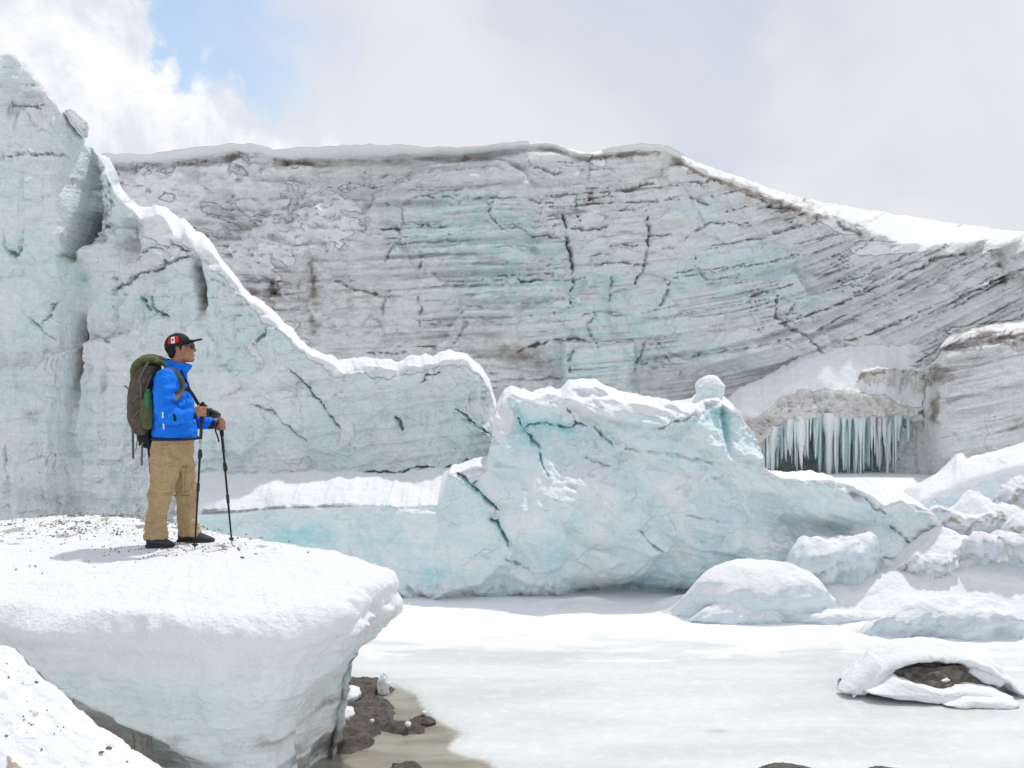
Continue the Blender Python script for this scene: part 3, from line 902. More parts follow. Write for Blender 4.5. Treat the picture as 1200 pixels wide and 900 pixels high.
    for i, (pts, w, dp, dr, bl) in enumerate((
            ([(0, 117), (20, 120), (45, 124)], 2.2, 0.2, 0.85, 0.1), ([(0, 184), (40, 183), (80, 182)], 1.3, 0.1, 0.5, 0),
            ([(155, 302), (175, 292), (205, 286), (224, 296)], 1.6, 0.12, 0.6, 0.2), ([(130, 342), (150, 330), (165, 322), (210, 303), (226, 302)], 1.6, 0.12, 0.5, 0.2),
            ([(176, 345), (185, 365), (200, 372)], 1.8, 0.14, 0.2, 0.5), ([(162, 348), (172, 356), (182, 366)], 2.4, 0.2, 0.15, 0.9),
            ([(338, 430), (360, 455), (378, 478), (398, 502)], 1.5, 0.14, 0.35, 0.4), ([(296, 475), (320, 482), (345, 505), (360, 520)], 1.2, 0.08, 0.3, 0.2),
            ([(300, 408), (312, 392), (316, 385)], 1.5, 0.1, 0.2, 0.5), ([(460, 486), (467, 493), (472, 503)], 2.6, 0.16, 0.75, 0.5),
            ([(400, 558), (430, 553), (460, 556), (490, 548), (520, 551), (548, 538)], 1.6, 0.14, 0.55, 0.4), ([(280, 590), (320, 582), (360, 570), (400, 560)], 1.3, 0.08, 0.5, 0),
            ([(490, 424 + 25), (500, 440), (515, 436)], 1.5, 0.1, 0.3, 0.3), ([(535, 479), (560, 500), (575, 510)], 2.0, 0.14, 0.2, 0.6),
            ([(30, 372), (48, 386), (60, 398)], 1.4, 0.1, 0.3, 0.2), ([(45, 380), (70, 350)], 1.4, 0.1, 0.3, 0.1), ([(5, 520), (14, 560)], 1.5, 0.1, 0.5, 0),
            ([(10, 290), (20, 300), (30, 290)], 2.4, 0.16, 0.3, 0.6))):
        f.crack(pts, w * 0.62, dp * 1.1, dr * 0.38, bl * 1.1, warp=6.0, seed=60 + i)
    f.snow = np.maximum(f.snow, 0.9 * sst(interp(edge, px, 1) - py + 9 * fbm(px / 12, py / 12, 0, 4, 44), -9, 1) * sst(px, 140, 170))
    f.snow = np.maximum(f.snow, 0.8 * sst(blob(px, py, 185, 275, 32, 12, 25) + 0.3 * fbm(px / 14, py / 9, 0, 3, 18), 0.45, 0.75))
    root = empty('ice_ridge', (-4.0, 14.5, 0.3), 'pale blue-green ice ridge with snowy crest sloping down behind the hiker', 'ice ridge')
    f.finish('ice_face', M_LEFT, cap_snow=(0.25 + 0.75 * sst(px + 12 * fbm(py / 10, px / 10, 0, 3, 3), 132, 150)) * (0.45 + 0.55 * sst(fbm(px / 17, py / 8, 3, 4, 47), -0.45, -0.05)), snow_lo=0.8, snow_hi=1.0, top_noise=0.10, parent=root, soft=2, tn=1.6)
    # split-off shard leaning on the shoulder
    sh = bmesh.new()
    pts = [(73, 130), (84, 128), (104, 146), (101, 164), (93, 158)]
    lo = [sh.verts.new(W(x, y, 13.8)) for x, y in pts]
    hi = [sh.verts.new(W(x + 1, y - 1, 14.5)) for x, y in pts]
    sh.faces.new(lo); sh.faces.new(hi[::-1])
    for i in range(5):
        sh.faces.new([lo[i], hi[i], hi[(i + 1) % 5], lo[(i + 1) % 5]])
    bmesh.ops.recalc_face_normals(sh, faces=sh.faces)
    bmesh.ops.bevel(sh, geom=sh.edges[:], offset=0.03, segments=2, affect='EDGES')
    bmesh.ops.subdivide_edges(sh, edges=sh.edges[:], cuts=3, use_grid_fill=True)
    me = bpy.data.meshes.new('shard'); sh.to_mesh(me); sh.free()
    co = np.array([v.co[:] for v in me.vertices])
    nz = 0.02 * fbm(co[:, 0] * 6, co[:, 2] * 6, co[:, 1] * 6, 3, 5)
    me.vertices.foreach_set('co', (co + nz[:, None]).astype(np.float32).ravel())
    for k, val in (('dirt', 0.38), ('blue', 0.0), ('snow', 0.0)):
        at = me.attributes.new(k, 'FLOAT', 'POINT'); at.data.foreach_set('value', np.full(len(co), val, np.float32))
    at = me.attributes.new('strata', 'FLOAT', 'POINT'); at.data.foreach_set('value', (co[:, 2] - 0.6 * co[:, 0]).astype(np.float32))
    link('shard', me, M_LEFT, root)


build_left()


# ---- the low ridge standing in the lake
def build_mid():
    upper = [(200, 555), (300, 553), (420, 553), (500, 550), (522, 548), (528, 546), (545, 545), (570, 539), (575, 520), (577, 500), (582, 476), (590, 462), (600, 456), (612, 459),
             (624, 466), (640, 461), (658, 461), (668, 449), (685, 447), (720, 454), (760, 463), (796, 474), (811, 473), (816, 470), (823, 466), (834, 462), (845, 463), (850, 465),
             (854, 468), (866, 474), (874, 488), (880, 500), (885, 524), (888, 546), (900, 553), (930, 557), (960, 556), (985, 561), (1005, 571), (1018, 568), (1038, 560), (1060, 565),
             (1080, 578), (1092, 600), (1100, 622), (1112, 660), (1122, 708)]
    edge = [(200, 604), (280, 599), (340, 594), (400, 592), (470, 592), (515, 590), (523, 572), (528, 554), (545, 552), (570, 547), (575, 530), (577, 512), (582, 488), (590, 470), (600, 463), (612, 467),
            (624, 474), (640, 469), (658, 469), (668, 462), (685, 462), (720, 470), (760, 480), (796, 485), (811, 483), (816, 484), (823, 476), (834, 470), (845, 472), (850, 476),
            (854, 480), (866, 488), (874, 500), (880, 510), (885, 532), (888, 550), (900, 556), (930, 560), (960, 560), (985, 566), (1005, 578), (1018, 588), (1038, 582), (1060, 588),
            (1080, 600), (1092, 615), (1100, 634), (1112, 668), (1122, 712)]
    crest = [(x, y, 12.25) for x, y in edge]
    ridge = [(x, y, 13.0 if x < 516 else 12.85) for x, y in upper]
    P, kind, px, py, v = loaf(200, 1122, 1.15, crest, ridge, [(200, 0.35), (500, 0.45), (700, 0.5), (1000, 0.55), (1122, 0.3)], -0.25, 230, tops=18, bulge=0.05, back=1.6, jag=2.4, seed=7, rag=0.9, rag_from=530, rag_to=880, zref=2.6)
    s = strata_of(px, py, 12.0, [(0, 0.0), (500, 0.02), (650, 0.25), (800, 0.12), (1000, 0.2), (1200, 0.3)])
    f = Face(P, kind, px, py, v, s)
    f.general(0.8, 41, big=0.40, facet=0.15, layer=0.012, fine=0.020, layer_f=1.2)
    f.d += 0.09 * (ridged(px / 70, py / 50, 0, 4, 2) - 0.6) + 0.03 * fbm(px / 14, py / 14, 0, 4, 7)
    z = f.Z
    ua = (px * 0.88 + (py * 1.0) * 0.47) / 120.0; ub = (-px * 0.47 + py * 0.88) / 34.0
    flow = ridged(ua, ub + 0.8 * fbm(px / 80, py / 60, 0, 3, 51), 0, 3, 52)
    f.d += 0.20 * (flow - 0.62) * sst(px, 600, 690) * sst(py, 700, 640)
    f.d -= 0.30 * blob(px, py, 700, 535, 70, 22, 12) + 0.22 * blob(px, py, 860, 590, 90, 18, 16) + 0.2 * blob(px, py, 600, 560, 22, 30, -20)
    f.d += 0.24 * blob(px, py, 640, 600, 40, 50, 20) + 0.18 * blob(px, py, 770, 560, 60, 18, 20)
    # swelling flank and undercut waterline
    f.d += 0.30 * np.sin(np.pi * np.clip((z + 0.25) / 2.85, 0, 1)) * sst(px, 480, 700)
    f.d -= 0.30 * np.exp(-((z - 0.02) / 0.10) ** 2) * sst(px, 640, 700) + 0.12 * np.exp(-((z - 0.0) / 0.07) ** 2)
    f.d -= 0.28 * blob(px, py, 730, 690, 60, 14) + 0.3 * blob(px, py, 960, 620, 80, 14)
    # lip under the snow bank 660-800, recess below it
    f.d -= 0.16 * blob(px, py, 640, 505, 34, 11, 10)
    f.blue += 1.1 * blob(px, py, 650, 498, 34, 8, 10) + 0.5 * blob(px, py, 610, 500, 14, 30, -20)
    f.d += 0.16 * sst(blob(px, py, 735, 482, 75, 15, 10), 0.35, 0.6)
    f.dirt += 0.5 * sst(fbm(px / 8, py / 5, 0, 4, 9), 0.05, 0.5) * (blob(px, py, 735, 480, 45, 7, 10) + blob(px, py, 778, 495, 20, 7, -16))
    f.snow = np.maximum(f.snow, sst(blob(px, py, 730, 474, 80, 11, 10) + blob(px, py, 590, 495, 16, 34, 12) + blob(px, py, 545, 552, 30, 7) + blob(px, py, 833, 455, 18, 14)
                                    + 0.2 * fbm(px / 12, py / 8, 0, 3, 10), 0.42, 0.72))
    f.snow = np.maximum(f.snow, 0.9 * sst(interp(edge, px, 1) - py + 8 * fbm(px / 12, py / 12, 0, 4, 44), -8, 1) * sst(px, 520, 560))
    # pinnacle relief
    f.d -= 0.18 * np.exp(-((px - 847 - (py - 480) * 0.05) / 4) ** 2) * sst(py, 462, 480) * sst(py, 540, 520)
    f.blue += 0.9 * np.exp(-((px - 846) / 7) ** 2) * sst(py, 462, 480) * sst(py, 540, 515) + 0.6 * blob(px, py, 826, 484, 12, 12)
    f.d += 0.10 * fbm(px / 10, py / 10, 0, 4, 12) * blob(px, py, 850, 500, 34, 45)
    f.d += 0.05 * fbm(px / 10, py / 8, 0, 4, 13) * blob(px, py, 570, 500, 24, 45)
    # colours
    f.blue += 0.55 * sst(py, 610, 690) * sst(px, 690, 800) * sst(fbm(px / 60, py / 26, 0, 4, 14), -0.5, 0.3)
    f.blue += 0.45 * blob(px, py, 380, 625, 70, 18) + 0.55 * blob(px, py, 490, 675, 60, 14) + 0.5 * blob(px, py, 345, 628, 30, 16) + 0.3 * blob(px, py, 660, 640, 30, 60)
    f.blue += 0.42 * sst(fbm(px / 50, py / 40, 2, 4, 15), -0.3, 0.3) + 0.7 * blob(px, py, 1005, 645, 60, 10, 14) + 0.35 * blob(px, py, 840, 680, 120, 18, -8)
    f.snow = np.maximum(f.snow, 0.42 * sst(blob(px, py, 640, 570, 60, 70) + 0.25 * fbm(px / 30, py / 30, 3, 3, 16), 0.4, 0.8))
    f.dirt += 0.36 * sst(py, 678, 704) * sst(fbm(px / 9, py / 16, 0, 4, 17), -0.35, 0.4) * sst(px, 840, 700)
    f.d -= 0.07 * sst(fbm(px / 9, py / 16, 0, 4, 17), -0.1, 0.5) * sst(py, 668, 700)
    f.dirt += 0.62 * sst(fbm(px / 9, py / 6, 0, 4, 18), -0.1, 0.5) * (blob(px, py, 632, 570, 32, 9, 14) + 0.8 * blob(px, py, 555, 585, 16, 14, 30) + 0.5 * blob(px, py, 660, 585, 12, 16, -40))
    f.dirt += 0.85 * np.exp(-((py - interp(crest, px, 1) - 1) / 2.6) ** 2) * sst(px, 470, 400) * sst(fbm(px / 20, 0.3, 0, 3, 19), -0.5, 0.1)
    f.dirt += 0.8 * (blob(px, py, 993, 576, 9, 4, 25) + 0.9 * blob(px, py, 1066, 590, 8, 12, -10)) * (0.6 + 0.5 * fbm(px / 5, py / 5, 0, 3, 20))
    f.d -= 0.15 * (blob(px, py, 993, 577, 9, 4, 25) + blob(px, py, 1066, 590, 6, 12, -10))
    for i, (pts, w, dp, dr, bl) in enumerate((
            ([(525, 546), (540, 557), (554, 567), (570, 580), (585, 596)], 2.2, 0.24, 0.06, 1.4), ([(575, 604), (583, 608), (590, 622), (597, 636)], 1.8, 0.22, 0.06, 1.4),
            ([(554, 567), (560, 560)], 1.6, 0.2, 0.3, 0.6),
            ([(607, 490), (618, 505), (628, 520), (635, 540), (640, 556)], 1.7, 0.18, 0.06, 1.2), ([(613, 498), (640, 496), (668, 501)], 1.8, 0.16, 0.45, 0.6),
            ([(668, 501), (676, 494), (690, 497), (700, 506), (718, 524)], 1.7, 0.14, 0.55, 0.2), ([(676, 494), (664, 480)], 1.5, 0.12, 0.4, 0.1),
            ([(592, 650), (610, 660), (622, 668)], 1.4, 0.1, 0.3, 0.5), ([(745, 617), (760, 634), (775, 642)], 1.4, 0.1, 0.25, 0.5),
            ([(765, 500), (790, 492), (808, 486)], 1.8, 0.12, 0.7, 0.1), ([(680, 535), (700, 540), (715, 546)], 1.3, 0.07, 0.25, 0.2), ([(730, 525), (780, 530), (830, 540)], 2.8, 0.08, 0.22, 0.1),
            ([(1035, 612), (1050, 625), (1062, 636)], 1.6, 0.14, 0.4, 0.4), ([(1000, 580), (1012, 592), (1030, 598)], 1.4, 0.1, 0.4, 0),
            ([(820, 560), (850, 556)], 1.3, 0.05, 0.15, 0.2), ([(800, 600), (850, 610)], 1.3, 0.05, 0.12, 0.3))):
        f.crack(pts, w * 0.75, dp * 0.85, dr * 0.45, bl * 1.15, warp=5.0, seed=90 + i)
    knob_at = W(832.5, 457, 12.45)
    root = empty('ice_ridge', (1.0, 12.0, 0.0), 'low blue ice ridge with knobbed pinnacle rising from the frozen lake edge', 'ice ridge')
    f.finish('ice_face', M_MID, snow_lo=0.75, snow_hi=0.98, top_noise=0.07, parent=root, soft=3, tn=1.8)
    # rounded head on the pinnacle, sitting on a short neck
    th = lin(0, 2 * np.pi, 57)[:-1][None]; ph = lin(0.02, np.pi - 0.02, 40)[:, None]
    kx, ky, kz = np.sin(ph) * np.cos(th), np.sin(ph) * np.sin(th), np.cos(ph) + 0 * th
    neck = 1 - 0.10 * np.exp(-((kz + 0.35) / 0.25) ** 2) + 0.45 * sst(kz, -0.3, -1.0)
    rad = neck * (1 + 0.22 * fbm(kx * 1.6, ky * 1.6, kz * 1.6, 4, 71))
    Q = np.stack([knob_at[0] + 0.185 * kx * rad, knob_at[1] + 0.19 * ky * rad, knob_at[2] + (0.19 * kz - 0.16 * sst(kz, 0.2, -1.0)) * (1 + 0.08 * (rad - 1))], -1)
    sn = np.clip(0.45 + 0.6 * kz + 0.4 * fbm(kx * 3, ky * 3, kz * 3, 3, 72), 0.1, 1)
    link('pinnacle_head', grid_mesh('pinnacle_head', Q, dict(dirt=np.zeros(sn.shape), blue=0.5 + 0 * sn, snow=sn, strata=Q[..., 2]), wrap=True, flip=True), M_MID, root)


build_mid()


# ---- dark-edged layered slab at the right
def build_slab():
    edge = [(1082, 560), (1088, 470), (1094, 440), (1100, 420), (1110, 407), (1128, 398), (1160, 393), (1200, 391), (1260, 388), (1330, 380), (1520, 372)]
    upper = [(1082, 556), (1088, 462), (1094, 430), (1100, 408), (1110, 396), (1128, 386), (1160, 380), (1200, 375), (1260, 368), (1330, 358), (1520, 350)]
    P, kind, px, py, v = loaf(1082, 1500, 1.7, [(x, y, 26.0 + 2.4 * max(0.0, (1118 - x) / 36.0) ** 2) for x, y in edge], [(x, y, 28.9) for x, y in upper], 0.5, -0.4, 150, tops=10, bulge=0.05, back=3.0, jag=2.5, seed=9)
    s = strata_of(px, py, 24.6, [(0, -0.2), (1080, -0.16), (1200, -0.26), (1500, -0.26)])
    f = Face(P, kind, px, py, v, s)
    f.general(1.6, 71, big=0.25, facet=0.10, layer=0.10, fine=0.04, layer_f=1.5)
    f.d += 0.14 * fbm(px / 120, s * 3.4, 0, 4, 24)
    f.dirt += 0.5 * sst(fbm(px / 120, s * 3.4, 0, 4, 24), 0.25, -0.35) * sst(fbm(px / 50, py / 40, 3, 3, 25), -0.4, 0.25)
    edge_y = interp(edge, px, 1)
    f.dirt += 1.0 * np.exp(-((py - edge_y - 1 - 3 * fbm(px / 8, 0.9, 0, 3, 12)) / 2.8) ** 2) * sst(fbm(px / 9, py / 5, 0, 4, 5), -0.45, 0.15)
    f.d -= 0.3 * np.exp(-((py - edge_y - 6) / 4.0) ** 2)
    f.d += (0.45 * (ridged(px / 13, py / 7, 0, 4, 9) - 0.6) + 0.2 * fbm(px / 6, py / 5, 0, 3, 10)) * np.exp(-((py - edge_y) / 12.0) ** 2)
    f.dirt += 0.6 * sst(fbm(px / 20, py / 9, 5, 4, 11), 0.0, 0.4) * np.exp(-((py - edge_y) / 22.0) ** 2)
    f.dirt += (kind == 1) * 0.9 * sst(py - edge_y, -6, -1) * sst(fbm(px / 7, py / 3, 0, 4, 6), -0.3, 0.3)
    f.dirt += 0.3 * blob(px, py, 1110, 440, 20, 30) + 0.9 * blob(px, py, 1099, 480, 6, 22)
    f.blue += 0.5 * blob(px, py, 1130, 520, 22, 26) + 0.3 * blob(px, py, 1190, 440, 30, 20)
    root = empty('ice_slab', (13.5, 26.0, 0.0), 'grey layered ice slab with a black dirty upper edge beside the icicle grotto', 'ice slab')
    f.finish('ice_face', M_CLIFF, cap_snow=sst(edge_y - py + 4 * fbm(px / 9, py / 5, 0, 3, 8), 3, 8), snow_lo=0.86, snow_hi=1.05, top_noise=0.06, parent=root, soft=2)


build_slab()


# ---- grotto with icicles
def build_grotto():
    upper = [(838, 480), (850, 468), (870, 453), (900, 438), (930, 421), (960, 410), (1000, 405), (1050, 404), (1088, 407), (1100, 420), (1104, 470)]
    edge = [(838, 520), (850, 505), (872, 488), (886, 490), (900, 480), (922, 464), (945, 459), (985, 461), (1012, 463), (1040, 466), (1062, 478), (1084, 480), (1100, 490), (1104, 520)]
    P, kind, px, py, v = loaf(838, 1104, 1.2, [(x, y, 28.0) for x, y in edge], [(x, y, 29.3) for x, y in upper], 0.2, -0.4, 160, tops=30, bulge=0.12, back=1.5, jag=5.0, seed=11)
    s = strata_of(px, py, 25.3, [(0, 0.1), (900, -0.2), (1000, 0.0), (1100, 0.1), (1300, 0.1)])
    f = Face(P, kind, px, py, v, s)
    f.general(1.3, 81, big=0.28, facet=0.16, layer=0.03, fine=0.08, layer_f=1.0)
    lip = interp([(838, 560), (880, 540), (888, 528), (896, 512), (908, 500), (925, 494), (960, 490), (1000, 492), (1030, 489), (1060, 487), (1104, 500)], px, 1) + 7 * fbm(px / 12, 0.7, 0, 4, 6)
    rec = sst(py - lip, -2, 5)
    deep = interp([(838, 0.0), (876, 0.1), (896, 1.6), (1000, 1.9), (1040, 1.5), (1062, 0.7), (1104, 0.2)], px, 1)
    f.d -= rec * deep
    f.d += (1 - rec) * (0.28 * (ridged(px / 26, py / 16, 0, 3, 5) - 0.6) + 0.12 * fbm(px / 9, py / 9, 0, 3, 6))
    flute = fbm(px / 5.5, py / 90, 0, 4, 12)
    f.d += rec * 0.14 * flute
    f.blue += rec * interp([(838, 0.2), (890, 1.0), (1020, 1.0), (1070, 0.4), (1104, 0.2)], px, 1) * (0.6 + 0.4 * sst(flute, -0.3, 0.3))
    f.dirt += (1 - rec) * 0.65 * sst(fbm(px / 22, py / 10, 0, 4, 13), 0.3, 0.6) * (blob(px, py, 960, 468, 80, 11) + 0.6 * blob(px, py, 900, 492, 22, 16, -30))
    f.dirt += 0.45 * np.exp(-((py - interp(edge, px, 1) - 3) / 3.2) ** 2) * sst(fbm(px / 9, 3.0, 0, 3, 14), 0.0, 0.3) * sst(px, 905, 930) * sst(px, 1050, 1030)
    root = empty('ice_grotto', (9.2, 28.2, 0.0), 'overhanging snow topped ice grotto hung with icicles below the cliff', 'ice grotto')
    f.finish('ice_face', M_GROTTO, snow_lo=0.8, snow_hi=1.0, top_noise=0.14, parent=root, soft=2, tn=0.8)
    # upper tier of the overhang
    e2 = [(1000, 446), (1008, 438), (1030, 433), (1052, 432), (1075, 433), (1090, 440), (1099, 452), (1104, 480)]
    P, kind, px, py, v = loaf(1000, 1104, 1.3, [(x, y, 28.3) for x, y in e2], [(x, y - 4, 28.9) for x, y in e2], 0.1, -0.4, 110, tops=8, bulge=0.05, back=1.0, jag=5.0, seed=13)
    s = strata_of(px, py, 26.3, [(0, 0.0), (1500, 0.1)])
    f = Face(P, kind, px, py, v, s)
    f.general(1.2, 83, big=0.18, facet=0.10, layer=0.02, fine=0.05)
    f.d += 0.16 * fbm(px / 5.5, py / 90, 0, 4, 18) + 0.18 * (ridged(px / 14, py / 10, 0, 4, 21) - 0.6)
    f.d -= 2.0 * sst(py, 474, 486)
    f.dirt += 0.95 * np.exp(-((py - interp(e2, px, 1) - 3) / 5.0) ** 2) * sst(fbm(px / 8, py / 4, 0, 4, 14), -0.2, 0.35) + 0.35 * sst(fbm(px / 9, py / 50, 1, 4, 19), 0.0, 0.5) + 0.8 * blob(px, py, 1097, 480, 5, 24)
    f.blue += 0.3 * sst(py, 480, 520)
    f.finish('upper_tier', M_GROTTO, snow_lo=0.6, snow_hi=0.85, top_noise=0.03, parent=root, soft=2)
    # icicles: tapering, fluted, hanging from the lip
    rnd = random.Random(4)
    spots = [(972, 484, 563, 8.0), (1064, 486, 516, 3.4), (1001, 494, 562, 4.0), (905, 512, 560, 5.5), (1040, 490, 560, 4.5)]
    for x, y1, w in ((915, 530, 8.0), (938, 548, 7.0), (956, 536, 9.0), (990, 552, 8.5), (1016, 545, 9.0), (1030, 552, 7.0), (1048, 528, 8.0)):
        spots.append((x, 486, y1, w))
    for i in range(92):
        x = 886 + i * 2.02 + rnd.uniform(-1.5, 1.5)
        y0 = float(interp([(880, 536), (896, 512), (908, 502), (925, 495), (960, 492), (1000, 494), (1030, 492), (1080, 488)], x, 1))
        full = 562 - max(0, (x - 1030)) * 0.3 - max(0, 905 - x) * 0.3
        clump = 0.5 + 0.5 * math.sin(x * 0.11 + 1.0) * math.sin(x * 0.047)
        ln = min(1.0, rnd.uniform(0.25, 0.75) + 0.5 * clump) if x < 1050 else rnd.uniform(0.15, 0.5)
        spots.append((x, y0 - 5, y0 + (full - y0) * ln, rnd.choice([1.4, 2.0, 2.6, 3.4, 5.0])))
    for x, y0, y1, w in spots:
        d = 28.1 + rnd.uniform(0.0, 0.5)
        a = W(x, y0, d); bpt = W(x + rnd.uniform(-1, 1), y1, d)
        nseg, na = 12, 8
        Q = np.zeros((nseg, na, 3))
        ph = rnd.uniform(0, 6)
        for k in range(nseg):
            t = k / (nseg - 1)
            c = a * (1 - t) + bpt * t
            r = w * d / F * (1.25 - t) * (0.75 + 0.18 * math.sin(9 * t + ph) + 0.25 * (1 - t) ** 6)
            if k == nseg - 1: r = 0.004
            for q in range(na):
                an = 2 * math.pi * q / na
                rr = r * (1 + 0.25 * math.sin(3 * an + ph))
                Q[k, q] = c + np.array([math.cos(an) * rr, math.sin(an) * rr, 0])
        sh = Q.shape[:2]
        link('icicle', grid_mesh('icicle', Q, zero_attrs(sh, blue=np.full(sh, rnd.choice([0.0, 0.2, 0.5, 0.9])), strata=Q[..., 0] * 3), wrap=True, flip=True), M_MID, root)


build_grotto()


# ---- blue-faced snow ridge on the right shore
def build_right_ridge():
    upper = [(1040, 640), (1060, 602), (1078, 570), (1095, 556), (1108, 549), (1117, 540), (1121, 532), (1128, 531), (1133, 538), (1150, 531), (1175, 524), (1200, 518), (1260, 510), (1340, 505), (1480, 500)]
    edge = [(1040, 648), (1060, 612), (1078, 584), (1095, 575), (1108, 572), (1117, 569), (1121, 565), (1128, 562), (1133, 562), (1150, 556), (1175, 548), (1200, 542), (1260, 535), (1340, 530), (1480, 526)]
    P, kind, px, py, v = loaf(1040, 1460, 1.5, [(x, y, 13.9) for x, y in edge], [(x, y, 14.8) for x, y in upper], 0.35, -0.2, 90, tops=20, bulge=0.05, back=2.0, jag=1.2, seed=15)
    s = strata_of(px, py, 14.0, [(0, -0.2), (1500, -0.2)])
    f = Face(P, kind, px, py, v, s)
    f.general(0.8, 91, big=0.2, facet=0.10, layer=0.02, fine=0.02)
    f.d -= 0.30 * sst(f.Z, 0.75, 0.3)
    f.blue += 0.75 * sst(py, 555, 592)
    f.snow = np.maximum(f.snow, sst(interp(edge, px, 1) + 14 + 6 * fbm(px / 14, py / 14, 0, 3, 5) - py, -4, 8) * 0.9)
    f.dirt += 0.5 * blob(px, py, 1175, 540, 12, 6)
    root = empty('snow_ridge', (7.0, 14.0, 0.0), 'smooth snow ridge with a blue ice flank in front of the layered slab', 'snow ridge')
    f.finish('ice_face', M_MOUND, snow_lo=0.45, snow_hi=0.75, top_noise=0.09, parent=root, soft=6)


build_right_ridge()


# ------------------------------------------------------------------ the block the hiker stands on
BLOCK_RIM = [(-0.75, 6.95), (-0.95, 7.22), (-1.16, 7.6), (-1.42, 7.95), (-1.97, 8.4), (-2.52, 8.8), (-3.23, 9.3), (-3.96, 9.7), (-4.6, 9.75), (-5.3, 9.3), (-5.7, 8.2),
             (-5.3, 6.9), (-4.3, 6.35), (-3.6, 6.15), (-3.23, 6.12), (-2.9, 5.98), (-2.45, 5.9), (-2.02, 5.82), (-1.51, 5.82), (-1.17, 6.0), (-0.99, 6.3), (-0.92, 6.62)]


def smooth_loop(pts, n, it=2):
    p = np.array(pts, float)
    for _ in range(it):
        a = 0.75 * p + 0.25 * np.roll(p, -1, 0); b = 0.25 * p + 0.75 * np.roll(p, -1, 0)
        p = np.stack([a, b], 1).reshape(-1, 2)
    c = np.concatenate([p, p[:1]])
    L = np.concatenate([[0], np.cumsum(np.hypot(*(np.diff(c, axis=0).T)))])
    t = np.linspace(0, L[-1], n + 1)[:-1]
    return np.stack([np.interp(t, L, c[:, 0]), np.interp(t, L, c[:, 1])], -1)


def block_top(X, Y):
    z = 1.305 + 0.07 * blob(X, Y, -3.9, 9.1, 0.9, 0.7) + 0.018 * fbm(X * 1.1, Y * 1.1, 0, 3, 61)
    z = z + 0.012 * fbm(X * 5, Y * 5, 0, 3, 62) * sst(np.hypot(X + 2.75, Y - 7.85), 0.35, 0.9)
    z = z - 0.05 * sst(Y, 7.0, 5.8)
    return z


